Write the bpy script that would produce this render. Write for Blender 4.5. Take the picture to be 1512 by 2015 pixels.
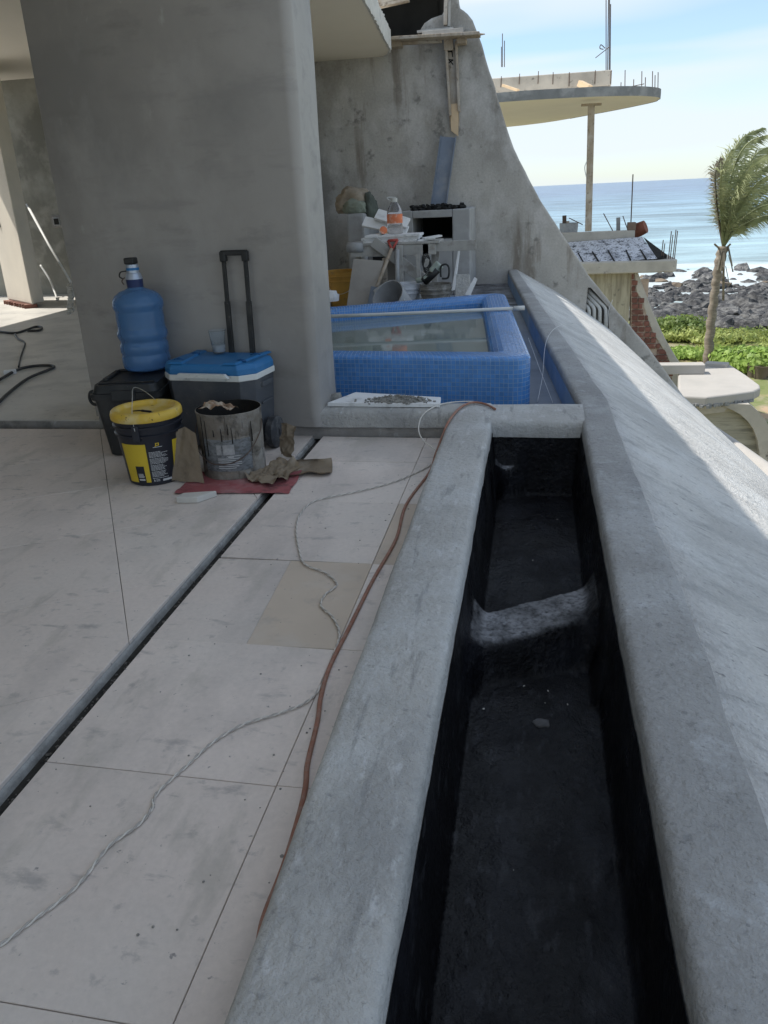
import bpy, bmesh, math, random
from mathutils import Vector, Matrix, noise
random.seed(7)
R = math.radians
for o in list(bpy.data.objects): bpy.data.objects.remove(o)
sc = bpy.context.scene
COL = sc.collection

# ------------------------------------------------------------------ camera
PW, PH, PF, CAMH = 1512.0, 2015.0, 1570.0, 1.2
def cam_axes(vp=(1056.0, 366.0), roll=0.0483):
    cx, cy = PW/2, PH/2
    up = Vector((-math.sin(roll), -math.cos(roll)))
    d = (Vector(vp)-Vector((cx, cy))).dot(up)
    p = math.atan(d/PF)
    upw = Vector((up.x*math.cos(p), up.y*math.cos(p), -math.sin(p)))
    fy = Vector((vp[0]-cx, vp[1]-cy, PF)).normalized()
    upw = (upw-fy*upw.dot(fy)).normalized()
    fx = fy.cross(upw)
    if fx.x < 0: fx = -fx
    return Matrix((fx, fy, upw))
CR = cam_axes()
CP = Vector((0, 0, CAMH))
def ray(x, y): return CR @ Vector((x-PW/2, y-PH/2, PF))
def Z(x, y, z=0.0):            # point of the photograph on the level z
    r = ray(x, y); return CP+r*((z-CP.z)/r.z)
def Yp(x, y, Y):               # point of the photograph on the upright plane Y
    r = ray(x, y); return CP+r*((Y-CP.y)/r.y)
cam = bpy.data.cameras.new('camera'); co = bpy.data.objects.new('camera', cam); COL.objects.link(co)
ax = CR @ Vector((1, 0, 0)); ay = -(CR @ Vector((0, 1, 0))); az = -(CR @ Vector((0, 0, 1)))
m3 = Matrix((ax, ay, az)).transposed()
co.matrix_world = Matrix.Translation(CP) @ m3.to_4x4()
cam.sensor_fit = 'VERTICAL'; cam.sensor_height = 24.0; cam.lens = PF/PH*24.0
cam.clip_start = 0.05; cam.clip_end = 60000
sc.camera = co

# ------------------------------------------------------------------ light
SUN = Vector((-0.550, 0.075, 0.832)).normalized()
EL = math.asin(SUN.z); AZ = math.atan2(SUN.x, SUN.y)
w = bpy.data.worlds.new('World'); sc.world = w; w.use_nodes = True
nt = w.node_tree; nt.nodes.clear()
def N(t, typ, **kw):
    n = t.nodes.new(typ)
    for k, v in kw.items(): setattr(n, k, v)
    return n
out = N(nt, 'ShaderNodeOutputWorld'); bg = N(nt, 'ShaderNodeBackground'); bg.inputs[1].default_value = 0.15
sky = N(nt, 'ShaderNodeTexSky', sky_type='NISHITA', sun_disc=False)
sky.sun_elevation = EL; sky.sun_rotation = AZ; sky.altitude = 10; sky.air_density = 1.0; sky.dust_density = .35; sky.ozone_density = 1.2
tc = N(nt, 'ShaderNodeTexCoord'); mp = N(nt, 'ShaderNodeMapping')
mp.inputs['Rotation'].default_value = (0.0, R(-9), 0.0); mp.inputs['Scale'].default_value = (1.3, 1.3, 11.0)
ns = N(nt, 'ShaderNodeTexNoise'); ns.inputs['Scale'].default_value = 1.35; ns.inputs['Detail'].default_value = 3; ns.inputs['Roughness'].default_value = .4; ns.inputs['Distortion'].default_value = .3
rp = N(nt, 'ShaderNodeValToRGB'); rp.color_ramp.elements[0].position = .43; rp.color_ramp.elements[1].position = .57; rp.color_ramp.elements[0].color = (.22, .22, .22, 1)
rp.color_ramp.elements[1].color = (.9, .9, .9, 1)
mx = N(nt, 'ShaderNodeMix', data_type='RGBA')
mx.inputs[7].default_value = (3.2, 3.5, 3.7, 1)
nt.links.new(tc.outputs['Generated'], mp.inputs[0]); nt.links.new(mp.outputs[0], ns.inputs[0]); nt.links.new(ns.outputs[0], rp.inputs[0])
nt.links.new(rp.outputs[0], mx.inputs[0]); tn = N(nt, 'ShaderNodeMix', data_type='RGBA', blend_type='MULTIPLY'); tn.inputs[0].default_value = 1.0; tn.inputs[7].default_value = (.56, .64, .71, 1); nt.links.new(sky.outputs[0], tn.inputs[6]); nt.links.new(tn.outputs[2], mx.inputs[6]); nt.links.new(mx.outputs[2], bg.inputs[0]); nt.links.new(bg.outputs[0], out.inputs[0])
sl = bpy.data.lights.new('sun', 'SUN'); sl.energy = 3.15; sl.angle = R(0.53); sl.color = (1.0, .955, .88)
so = bpy.data.objects.new('sun', sl); COL.objects.link(so); so.rotation_euler = SUN.to_track_quat('Z', 'Y').to_euler()
vs = sc.view_settings; vs.view_transform = 'Standard'; vs.look = 'None'; vs.gamma = 1; vs.use_curve_mapping = False; vs.exposure = 0.87
sc.render.engine = 'CYCLES'; sc.cycles.max_bounces = 7; sc.cycles.diffuse_bounces = 5; sc.cycles.transparent_max_bounces = 16

# ------------------------------------------------------------------ helpers
def tag(o, label=None, cat=None, group=None, kind=None):
    if label: o['label'] = label
    if cat: o['category'] = cat
    if group: o['group'] = group
    if kind: o['kind'] = kind
    return o
def thing(name, label, cat, loc=(0, 0, 0), rz=0, group=None):
    o = bpy.data.objects.new(name, None); COL.objects.link(o); o.location = loc; o.rotation_euler = (0, 0, rz); o.empty_display_size = .1
    return tag(o, label, cat, group)
class MB:
    def __init__(s): s.v = []; s.f = []; s.a = []
    def add(s, vs_, fs_):
        b = len(s.v); s.v += [Vector(p) for p in vs_]; s.f += [tuple(i+b for i in f) for f in fs_]; return s
    def box(s, c, d, M=None):
        c = Vector(c); x, y, z = d[0]/2, d[1]/2, d[2]/2
        p = [Vector((a, b, e)) for e in (-z, z) for b in (-y, y) for a in (-x, x)]
        if M is not None: p = [M @ q for q in p]
        return s.add([q+c for q in p], [(0, 2, 3, 1), (4, 5, 7, 6), (0, 1, 5, 4), (2, 6, 7, 3), (0, 4, 6, 2), (1, 3, 7, 5)])
    def span(s, a, b): # box from min corner a to max corner b
        a = Vector(a); b = Vector(b); return s.box((a+b)/2, b-a)
    def bar(s, a, b, wd, th, upv=(0, 0, 1)):
        a = Vector(a); b = Vector(b); d = b-a; L = d.length; d.normalize()
        u = Vector(upv); sd = d.cross(u)
        if sd.length < 1e-4: sd = d.cross(Vector((0, 1, 0)))
        sd.normalize(); u = sd.cross(d)
        M = Matrix((sd, d, u)).transposed()
        return s.box((a+b)/2, (wd, L, th), M)
    def prism(s, poly, z0, z1):
        n = len(poly)
        v = [(p[0], p[1], z0) for p in poly]+[(p[0], p[1], z1) for p in poly]
        area = sum(poly[i][0]*poly[(i+1) % n][1]-poly[(i+1) % n][0]*poly[i][1] for i in range(n))
        bot = tuple(range(n)); top = tuple(range(n, 2*n))
        f = [tuple(reversed(bot)), top]+[(i, (i+1) % n, n+(i+1) % n, n+i) for i in range(n)]
        if area < 0: f = [tuple(reversed(q)) for q in f]
        return s.add(v, f)
    def prismy(s, poly, y0, y1):   # polygon in XZ pushed along Y
        b = len(s.v); s.prism(poly, -y1, -y0)
        for i in range(b, len(s.v)):
            p = s.v[i]; s.v[i] = Vector((p.x, -p.z, p.y))
        return s
    def lathe(s, prof, c=(0, 0, 0), seg=32, M=None, wob=None):
        c = Vector(c); b = len(s.v); n = len(prof)
        for k in range(seg):
            a = 2*math.pi*k/seg
            for (r, z) in prof:
                q = Vector((r*math.cos(a), r*math.sin(a), z))
                if wob: q = wob(q)
                s.v.append((M @ q if M is not None else q)+c)
        for k in range(seg):
            k2 = (k+1) % seg
            for i in range(n-1):
                s.f.append((b+k*n+i, b+k2*n+i, b+k2*n+i+1, b+k*n+i+1))
        return s
    def tube(s, pts, r, seg=8, cap=True):
        pts = [Vector(p) for p in pts]; n = len(pts); b = len(s.v)
        rr = r if isinstance(r, (list, tuple)) else [r]*n
        prev = None
        for i, p in enumerate(pts):
            d = (pts[min(i+1, n-1)]-pts[max(i-1, 0)]).normalized()
            if prev is None:
                u = d.cross(Vector((0, 0, 1)))
                if u.length < 1e-3: u = d.cross(Vector((1, 0, 0)))
            else: u = prev-d*prev.dot(d)
            u.normalize(); prev = u; vv = d.cross(u)
            for k in range(seg):
                a = 2*math.pi*k/seg; s.v.append(p+(u*math.cos(a)+vv*math.sin(a))*rr[i])
        for i in range(n-1):
            for k in range(seg):
                k2 = (k+1) % seg
                s.f.append((b+i*seg+k, b+i*seg+k2, b+(i+1)*seg+k2, b+(i+1)*seg+k))
        if cap:
            s.f.append(tuple(b+k for k in reversed(range(seg)))); s.f.append(tuple(b+(n-1)*seg+k for k in range(seg)))
        return s
    def loft(s, secs, closed=False, caps=False):
        b = len(s.v); n = len(secs[0])
        for q in secs: s.v += [Vector(p) for p in q]
        for i in range(len(secs)-1):
            for k in range(n if closed else n-1):
                k2 = (k+1) % n
                s.f.append((b+i*n+k, b+i*n+k2, b+(i+1)*n+k2, b+(i+1)*n+k))
        if caps:
            s.f.append(tuple(b+k for k in reversed(range(n)))); s.f.append(tuple(b+(len(secs)-1)*n+k for k in range(n)))
        return s
    def build(s, name, mat, parent=None, bevel=0, smooth=False, world=False, seg=2, loc=None, jit=0, recalc=False, sharp=None):
        me = bpy.data.meshes.new(name); me.from_pydata([tuple(p) for p in s.v], [], s.f)
        if bevel or recalc:
            bm = bmesh.new(); bm.from_mesh(me)
            if recalc: bmesh.ops.recalc_face_normals(bm, faces=bm.faces)
            if bevel:
                ed = [e for e in bm.edges if len(e.link_faces) == 2 and e.calc_face_angle(0) > .5]
                bmesh.ops.bevel(bm, geom=ed, offset=bevel, segments=seg, affect='EDGES', profile=.5, clamp_overlap=True)
            bm.to_mesh(me); bm.free()
        if jit:
            for v in me.vertices:
                n_ = noise.noise_vector(v.co*9.0)+noise.noise_vector(v.co*31.0)*.5
                v.co += n_*jit
        if smooth:
            for p in me.polygons: p.use_smooth = True
            if sharp: me.set_sharp_from_angle(angle=R(sharp))
        o = bpy.data.objects.new(name, me); COL.objects.link(o)
        if mat is not None: me.materials.append(mat)
        if parent is not None:
            o.parent = parent
            if world: o.location = -parent.location
        if loc is not None: o.location = loc
        return o
def structure(o): o['kind'] = 'structure'; return o
def copy_tree(o, parent=None):
    c = o.copy(); COL.objects.link(c); c.parent = parent
    for ch in o.children: copy_tree(ch, c)
    return c
def rrect(x0, x1, y0, y1, r, n=6):
    p = []
    for (cx, cy, a0) in ((x1-r, y1-r, 0), (x0+r, y1-r, 90), (x0+r, y0+r, 180), (x1-r, y0+r, 270)):
        for k in range(n+1):
            a = R(a0+90*k/n); p.append((cx+r*math.cos(a), cy+r*math.sin(a)))
    return p
def clip(poly, a, b, c):        # keep a*x+b*y<=c
    o = []; n = len(poly)
    for i in range(n):
        p, q = poly[i], poly[(i+1) % n]; dp = a*p[0]+b*p[1]-c; dq = a*q[0]+b*q[1]-c
        if dp <= 0: o.append(p)
        if dp*dq < 0: t = dp/(dp-dq); o.append((p[0]+(q[0]-p[0])*t, p[1]+(q[1]-p[1])*t))
    return o
def smooth_path(pts, n=6):
    P = [Vector(p) for p in pts]; o = []
    for i in range(len(P)-1):
        p0, p1, p2, p3 = P[max(i-1, 0)], P[i], P[i+1], P[min(i+2, len(P)-1)]
        for k in range(n):
            t = k/n
            o.append(.5*((2*p1)+(p2-p0)*t+(2*p0-5*p1+4*p2-p3)*t*t+(3*p1-p0-3*p2+p3)*t**3))
    o.append(P[-1]); return o
def sstep(a, b, x):
    t = max(0, min(1, (x-a)/(b-a))); return t*t*(3-2*t)

# ------------------------------------------------------------------ materials
def M(name, col, rough=.85, var=.12, scale=2.5, bump=.15, bscale=70, spec=.3, metal=0, stains=(), stretch=(1, 1, 1), rnd=0, bdist=.01, trans=0, detail=6, grain=0, gscale=180, wcoord=False):
    """col +-var by soft noise; stains: (colour, scale, low, high, stretch) blotches on top; rnd: tone by object"""
    m = bpy.data.materials.new(name); m.use_nodes = True; t = m.node_tree; b = t.nodes['Principled BSDF']
    L = t.links.new
    tc = N(t, 'ShaderNodeTexCoord'); mp = N(t, 'ShaderNodeMapping'); mp.inputs['Scale'].default_value = stretch
    if wcoord: tc = N(t, 'ShaderNodeNewGeometry')
    OC = tc.outputs['Position'] if wcoord else tc.outputs['Object']
    L(OC, mp.inputs[0])
    n1 = N(t, 'ShaderNodeTexNoise'); n1.inputs['Scale'].default_value = scale; n1.inputs['Detail'].default_value = detail; n1.inputs['Roughness'].default_value = .6
    L(mp.outputs[0], n1.inputs[0])
    cr = N(t, 'ShaderNodeValToRGB'); cr.color_ramp.elements[0].position = .3; cr.color_ramp.elements[1].position = .7
    cr.color_ramp.elements[0].color = tuple(c*(1-var) for c in col)+(1,); cr.color_ramp.elements[1].color = tuple(min(1, c*(1+var)) for c in col)+(1,)
    L(n1.outputs[0], cr.inputs[0]); cur = cr.outputs[0]
    for i, (sc_, ss, lo, hi, st) in enumerate(stains):
        mp2 = N(t, 'ShaderNodeMapping'); mp2.inputs['Scale'].default_value = st; mp2.inputs['Location'].default_value = (3.1*i+1.7, 5.3*i, 2.2*i)
        L(OC, mp2.inputs[0])
        n2 = N(t, 'ShaderNodeTexNoise'); n2.inputs['Scale'].default_value = ss; n2.inputs['Detail'].default_value = 5; n2.inputs['Roughness'].default_value = .62
        L(mp2.outputs[0], n2.inputs[0])
        mr = N(t, 'ShaderNodeMapRange'); mr.inputs[1].default_value = lo-.045; mr.inputs[2].default_value = hi-.03
        mr.inputs[4].default_value = sc_[3] if len(sc_) > 3 else 1.0
        L(n2.outputs[0], mr.inputs[0])
        mi = N(t, 'ShaderNodeMix', data_type='RGBA'); L(mr.outputs[0], mi.inputs[0]); L(cur, mi.inputs[6]); mi.inputs[7].default_value = tuple(sc_[:3])+(1,)
        cur = mi.outputs[2]
    if grain:
        ng = N(t, 'ShaderNodeTexNoise'); ng.inputs['Scale'].default_value = gscale; ng.inputs['Detail'].default_value = 3; ng.inputs['Roughness'].default_value = .7
        L(OC, ng.inputs[0]); mg = N(t, 'ShaderNodeMapRange'); mg.inputs[1].default_value = .3; mg.inputs[2].default_value = .7; mg.inputs[3].default_value = 1-grain; mg.inputs[4].default_value = 1+grain
        L(ng.outputs[0], mg.inputs[0]); hg = N(t, 'ShaderNodeHueSaturation'); L(mg.outputs[0], hg.inputs['Value']); L(cur, hg.inputs['Color']); cur = hg.outputs[0]
    if rnd:
        oi = N(t, 'ShaderNodeObjectInfo'); mr = N(t, 'ShaderNodeMapRange'); mr.inputs[3].default_value = 1-rnd; mr.inputs[4].default_value = 1+rnd*.5
        L(oi.outputs['Random'], mr.inputs[0])
        h = N(t, 'ShaderNodeHueSaturation'); L(mr.outputs[0], h.inputs['Value']); L(cur, h.inputs['Color']); cur = h.outputs[0]
    L(cur, b.inputs['Base Color'])
    b.inputs['Roughness'].default_value = rough; b.inputs['Specular IOR Level'].default_value = spec; b.inputs['Metallic'].default_value = metal
    if trans: b.inputs['Transmission Weight'].default_value = trans
    if bump:
        n3 = N(t, 'ShaderNodeTexNoise'); n3.inputs['Scale'].default_value = bscale; n3.inputs['Detail'].default_value = 5; n3.inputs['Roughness'].default_value = .65
        L(OC, n3.inputs[0])
        bp = N(t, 'ShaderNodeBump'); bp.inputs['Strength'].default_value = bump; bp.inputs['Distance'].default_value = bdist
        L(n3.outputs[0], bp.inputs['Height']); L(bp.outputs[0], b.inputs['Normal'])
    return m
U = (1, 1, 1)
m_tile = M('pale stone paver', (.67, .59, .535), .6, .07, 2.2, .05, 40, .35, rnd=.05, grain=.05, gscale=60, wcoord=True,
    stains=(((.65, .60, .55, .7), 1.1, .48, .66, U), ((.42, .38, .355, .55), 1.9, .54, .70, (1, .6, 1)), ((.30, .285, .28, .6), 10, .64, .74, (.7, 1.4, 1)), ((.14, .14, .15, .7), 38, .72, .75, U), ((.24, .23, .225, .5), 12, .71, .76, (.5, 1.6, 1)), ((.27, .25, .245, .45), 7, .68, .76, (1.8, .6, 1)), ((.33, .31, .30, .5), 22, .66, .74, U), ((.47, .43, .38, .6), 5, .60, .70, (1.5, .5, 1))))
m_tile_tan = M('tan stone paver', (.53, .445, .36), .6, .07, 3, .05, 40, .35, wcoord=True, stains=(((.55, .50, .45, .6), 4, .55, .7, U), ((.14, .14, .15, .7), 34, .72, .76, U), ((.36, .32, .28, .6), 6, .6, .72, U)))
m_grout = M('dark joint', (.13, .12, .11), .95, .3, 20)
m_slab = M('grey screed', (.20, .22, .25), .9, .15, 4)
m_room = M('polished screed', (.52, .50, .46), .5, .12, 1.5, .06, 30, .4, stains=(((.36, .35, .33, .7), 3, .52, .68, U), ((.2, .19, .18, .8), 25, .68, .74, U)))
m_wall = M('grey plaster', (.32, .30, .28), .55, .14, .9, .16, 5, .4, bdist=.02,
    stains=(((.225, .215, .205, .7), 1.3, .50, .68, U), ((.39, .37, .35, .65), 2.2, .54, .70, (1, 1, .6)), ((.25, .235, .225, .5), 6, .60, .70, (.3, 1, 1.4)), ((.42, .41, .39, .6), 9, .70, .77, (1, 1, .5)), ((.20, .19, .18, .5), 4, .62, .72, (.5, 1, 1.5))))
m_ceil = M('cream ceiling paint', (.82, .76, .66), .8, .03, 1, .04, 30)
m_ragged = M('raw slab edge', (.62, .60, .57), .9, .15, 8, .6, 40)
m_fin = M('rough cement render', (.41, .39, .36), .9, .16, 1.4, .35, 30, .2, grain=.10, gscale=40,
    stains=(((.25, .235, .215, .75), 1.1, .52, .66, (1, 1, .55)), ((.52, .50, .48, .75), 2.0, .53, .65, (1, 1, .7)), ((.17, .14, .11, .7), 1.5, .66, .74, (2.2, 1, .25)), ((.14, .135, .125, .7), 5, .64, .72, U), ((.40, .385, .36, .6), 7, .60, .68, (1, 1, .6))))
CST = (((.54, .545, .54, .7), 2.6, .52, .66, U), ((.28, .28, .275, .7), 1.5, .55, .68, U), ((.25, .25, .245, .6), 9, .62, .70, (3, .4, 1)), ((.60, .60, .60, .55), 14, .63, .70, (1.6, .6, 1)), ((.22, .22, .22, .5), 36, .66, .72, U), ((.17, .17, .17, .5), 90, .69, .73, U))
m_curb = M('trowelled concrete', (.445, .435, .415), .92, .13, 2.2, .8, 48, .2, bdist=.015, grain=.06, gscale=70, stains=CST)
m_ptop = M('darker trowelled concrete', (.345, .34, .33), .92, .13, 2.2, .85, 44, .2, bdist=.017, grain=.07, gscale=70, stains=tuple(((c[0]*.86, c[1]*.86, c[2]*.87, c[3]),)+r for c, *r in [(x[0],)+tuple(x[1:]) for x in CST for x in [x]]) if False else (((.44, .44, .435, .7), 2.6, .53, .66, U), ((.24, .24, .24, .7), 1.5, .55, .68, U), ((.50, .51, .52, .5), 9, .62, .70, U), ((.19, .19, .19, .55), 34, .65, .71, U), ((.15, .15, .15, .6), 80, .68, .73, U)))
m_slope = M('paler pitted concrete', (.58, .57, .55), .92, .10, 1.6, 1.0, 45, .2, bdist=.016, grain=.09, gscale=70,  # slope coloured paler than the flat parapet top
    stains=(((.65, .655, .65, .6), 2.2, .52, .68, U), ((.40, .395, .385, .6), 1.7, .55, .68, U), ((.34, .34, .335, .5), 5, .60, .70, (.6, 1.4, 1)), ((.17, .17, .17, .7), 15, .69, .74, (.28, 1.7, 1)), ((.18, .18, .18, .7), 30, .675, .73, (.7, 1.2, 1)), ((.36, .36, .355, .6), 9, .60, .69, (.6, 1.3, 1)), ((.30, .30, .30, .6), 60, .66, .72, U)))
m_bluebounce = M('blue bounce tinted concrete', (.20, .29, .42), .8, .12, 3, .3, 60, stains=(((.35, .40, .46, .6), 5, .55, .7, U),))  # blue reflected from the tub tiles put into the base colour
m_black = M('black bitumen liner', (.0028, .0028, .0042), .5, .3, 4, .8, 45, .22, bdist=.012, grain=.3, gscale=100,
    stains=(((.016, .017, .022, .8), 4, .56, .70, (1.4, .6, 1)), ((.030, .031, .036, .7), 22, .62, .70, (1.6, .5, 1)),))
def add_dust(m):      # dry dust lying on the flat tops, thickest on the saddle
    t = m.node_tree; b = t.nodes['Principled BSDF']; L = t.links.new; src = b.inputs['Base Color'].links[0].from_socket
    g = N(t, 'ShaderNodeNewGeometry'); sp = N(t, 'ShaderNodeSeparateXYZ'); L(g.outputs['Position'], sp.inputs[0]); sn = N(t, 'ShaderNodeSeparateXYZ'); L(g.outputs['Normal'], sn.inputs[0])
    zr = N(t, 'ShaderNodeMapRange'); zr.inputs[1].default_value = -.20; zr.inputs[2].default_value = -.11; zr.inputs[3].default_value = .035; zr.inputs[4].default_value = 1.0; L(sp.outputs['Z'], zr.inputs[0])
    up = N(t, 'ShaderNodeMapRange'); up.inputs[1].default_value = .50; up.inputs[2].default_value = .92; L(sn.outputs['Z'], up.inputs[0])
    tot = None
    for sc_, lo, hi in ((5.5, .32, .56), (60, .28, .54)):
        n_ = N(t, 'ShaderNodeTexNoise'); n_.inputs['Scale'].default_value = sc_; n_.inputs['Detail'].default_value = 5; n_.inputs['Roughness'].default_value = .65; L(g.outputs['Position'], n_.inputs[0])
        r_ = N(t, 'ShaderNodeMapRange'); r_.inputs[1].default_value = lo; r_.inputs[2].default_value = hi; L(n_.outputs[0], r_.inputs[0])
        if tot is None: tot = r_.outputs[0]
        else: x = N(t, 'ShaderNodeMath', operation='MULTIPLY'); L(tot, x.inputs[0]); L(r_.outputs[0], x.inputs[1]); tot = x.outputs[0]
    for o_ in (zr.outputs[0], up.outputs[0]):
        x = N(t, 'ShaderNodeMath', operation='MULTIPLY'); L(tot, x.inputs[0]); L(o_, x.inputs[1]); tot = x.outputs[0]
    mi = N(t, 'ShaderNodeMix', data_type='RGBA'); L(tot, mi.inputs[0]); L(src, mi.inputs[6]); mi.inputs[7].default_value = (.27, .275, .29, 1); L(mi.outputs[2], b.inputs['Base Color'])
    rr = N(t, 'ShaderNodeMapRange'); rr.inputs[3].default_value = .48; rr.inputs[4].default_value = .9; nr_ = N(t, 'ShaderNodeTexNoise'); nr_.inputs['Scale'].default_value = 5; nr_.inputs['Detail'].default_value = 5; L(g.outputs['Position'], nr_.inputs[0]); mr_ = N(t, 'ShaderNodeMapRange'); mr_.inputs[1].default_value = .4; mr_.inputs[2].default_value = .62; mr_.inputs[3].default_value = .26; mr_.inputs[4].default_value = .62; L(nr_.outputs[0], mr_.inputs[0]); L(mr_.outputs[0], rr.inputs[3]); L(tot, rr.inputs[0]); L(rr.outputs[0], b.inputs['Roughness'])
add_dust(m_black)
m_grubby = M('dirty concrete plinth', (.27, .255, .24), .95, .2, 8, .5, 60, stains=(((.45, .44, .42, .7), 14, .62, .7, U), ((.12, .12, .11, .7), 7, .6, .72, U)))
m_pvc = M('white pvc', (.55, .55, .53), .45, .05, 10, .02, 40, .5, stains=(((.4, .38, .35, .6), 9, .6, .75, U),))
m_pvcgrey = M('dusty grey conduit', (.34, .345, .35), .6, .1, 10, .1, 60, stains=(((.25, .25, .24, .6), 12, .55, .7, U),))
m_wood = M('weathered form board', (.36, .30, .235), .9, .18, 5, .4, 30, .2, stretch=(6, 6, .8), stains=(((.50, .47, .43, .7), 3, .5, .66, U), ((.14, .11, .09, .7), 12, .62, .7, U)))
m_woodgrey = M('cement stained board', (.40, .39, .37), .9, .15, 5, .3, 40, .2, stains=(((.25, .23, .21, .7), 9, .55, .68, U),))
m_woodnew = M('pale sawn pine', (.62, .47, .31), .8, .1, 5, .1, 30)
m_white = M('white ceramic offcut', (.72, .72, .72), .5, .05, 5, .03, 30, .4, stains=(((.45, .45, .44, .6), 12, .6, .7, U),))
m_bottleblue = None
m_blackpl = M('black plastic', (.018, .019, .020), .48, .15, 6, .05, 60, .4, stains=(((.07, .068, .065, .6), 7, .52, .72, U), ((.16, .155, .15, .7), 40, .70, .75, U)))
m_darkgrey = M('charcoal cooler plastic', (.060, .066, .078), .55, .08, 4, .06, 120, .4, stains=(((.15, .145, .14, .5), 5, .54, .74, U), ((.25, .24, .23, .7), 45, .70, .75, U)))
m_coolblue = M('cooler lid blue', (.022, .15, .36), .45, .06, 4, .04, 120, .4, stains=(((.09, .22, .38, .5), 8, .58, .74, U),))
m_coolwhite = M('cooler trim white', (.62, .63, .62), .45, .05, 6, .02, 40, .4, stains=(((.3, .3, .29, .6), 20, .62, .7, U),))
m_yellow = M('yellow plastic lid', (.60, .40, .055), .5, .12, 6, .05, 60, .4, stains=(((.62, .52, .28, .7), 9, .52, .68, U), ((.06, .04, .02, .9), 30, .70, .73, U)))
m_yprint = M('yellow bucket print', (.58, .42, .03), .5, .08, 6, .03, 60, .4, stains=(((.35, .26, .05, .5), 10, .6, .72, U),))
m_wprint = M('white bucket print', (.5, .5, .5), .6, .05, 6, 0)
m_navy = M('black bucket plastic', (.014, .016, .024), .42, .15, 6, .04, 60, .45)
m_wire = M('galvanised wire', (.55, .55, .53), .35, .1, 30, 0, metal=.8)
m_paild = M('paint crusted steel', (.20, .178, .15), .95, .25, 6, .9, 40, .4, stains=(((.30, .285, .265, .7), 7, .53, .64, U), ((.04, .036, .032, .75), 16, .64, .69, (2.2, 2.2, .14)), ((.04, .037, .033, .7), 26, .66, .71, (1.5, 1.5, .4)), ((.06, .055, .05, .9), 9, .60, .70, U)))
m_pailin = M('pail black inside', (.013, .012, .011), .8, .3, 8, .4, 40)
m_paillab = M('pail label', (.17, .18, .19), .6, .25, 25, .1, 60, stains=(((.1, .1, .1, .9), 40, .52, .62, (1, 1, 2)),))
m_card = M('dusty kraft paper', (.23, .185, .135), .95, .15, 8, .3, 50, .15, stains=(((.12, .10, .08, .8), 9, .58, .70, U), ((.42, .38, .33, .6), 6, .55, .7, U)))
m_cardin = M('kraft paper dark side', (.16, .13, .085), .95, .2, 8, .3, 50, .15)
m_red = M('red cement bag paper', (.30, .095, .10), .85, .15, 6, .3, 40, .2, stains=(((.40, .25, .25, .7), 5, .52, .68, U), ((.06, .05, .05, .8), 7, .62, .70, U)))
m_stone = M('pale stone offcut', (.55, .53, .49), .8, .08, 12, .2, 60)
m_rubble = M('grey mortar crumbs', (.27, .26, .24), .95, .25, 30, .6, 90)
m_rag = M('dirty brown rag', (.26, .17, .11), .95, .3, 18, .5, 60, stains=(((.45, .38, .30, .9), 22, .5, .6, U), ((.03, .02, .02, .9), 15, .58, .64, U)))
m_cord = M('orange rubber cord', (.29, .135, .09), .6, .15, 30, .05, 60, stains=(((.30, .20, .16, .7), 40, .5, .65, U),))
m_strand = M('dirty white strand', (.62, .59, .54), .7, .15, 60, .1, 200)
m_strand2 = M('grey strand', (.43, .40, .37), .7, .15, 60, .1, 200)
m_string = M('white string', (.62, .62, .62), .8, .05, 40, 0)
m_steel = M('galvanised stud', (.17, .20, .25), .55, .15, 4, .05, 60, .5, metal=.2, stains=(((.28, .29, .30, .6), 5, .55, .7, U),))
m_rust = M('rusty rebar', (.10, .07, .055), .8, .2, 30, .2, 80)
m_char = M('soot and hole shade', (.02, .02, .02), .95, .3, 10, .3, 40)  # soot and tar, and the painted shade of small holes
m_smooth = M('smooth grey render', (.35, .35, .35), .85, .1, 3, .2, 60, stains=(((.25, .24, .23, .6), 3, .55, .7, U), ((.45, .45, .46, .5), 5, .58, .7, U)))
m_roomshade = M('room shade block', (.06, .06, .058), .95, .2, 3, .2, 30)
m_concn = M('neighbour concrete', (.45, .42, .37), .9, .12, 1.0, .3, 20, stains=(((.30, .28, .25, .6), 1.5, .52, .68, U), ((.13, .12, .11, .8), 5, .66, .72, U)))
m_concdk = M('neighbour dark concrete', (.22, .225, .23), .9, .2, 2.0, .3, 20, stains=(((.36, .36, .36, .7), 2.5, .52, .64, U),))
m_form = M('board marked concrete', (.44, .40, .30), .9, .14, 1.2, .3, 20, stretch=(4, 4, .35), stains=(((.26, .23, .17, .8), 3, .52, .64, (3.5, 3.5, .3)), ((.15, .14, .11, .8), 6, .66, .72, U)))
m_lowwall = M('streaked low concrete', (.34, .325, .27), .9, .14, 1.0, .3, 12, stretch=(.5, .5, 4), stains=(((.18, .175, .15, .8), 2, .55, .64, (.4, .4, 4)), ((.48, .46, .40, .6), 1.5, .56, .68, (.5, .5, 3))))
m_bitslope = M('patchy bitumen on concrete', (.56, .58, .64), .8, .1, 3, .3, 30, stains=(((.05, .055, .07, .9), 6, .58, .66, U), ((.045, .05, .06, .9), 22, .58, .64, U), ((.06, .065, .08, .6), 1.2, .60, .72, U)))
m_brick = M('red clay brick', (.19, .085, .065), .9, .18, 12, .3, 60, rnd=.3, stains=(((.36, .27, .22, .6), 10, .58, .7, U),))
m_mortar = M('brick mortar', (.46, .36, .29), .95, .15, 10, .4, 40)
m_landing = M('sunlit landing concrete', (.38, .36, .335), .9, .06, 1.5, .2, 20, stains=(((.33, .32, .30, .5), 1.6, .55, .7, U),))
m_trunk = M('palm trunk', (.24, .205, .165), .95, .3, 3, 1.0, 8, stretch=(1, 1, 4), stains=(((.18, .15, .12, .8), 3, .5, .62, (1, 1, 5)),))
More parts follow.
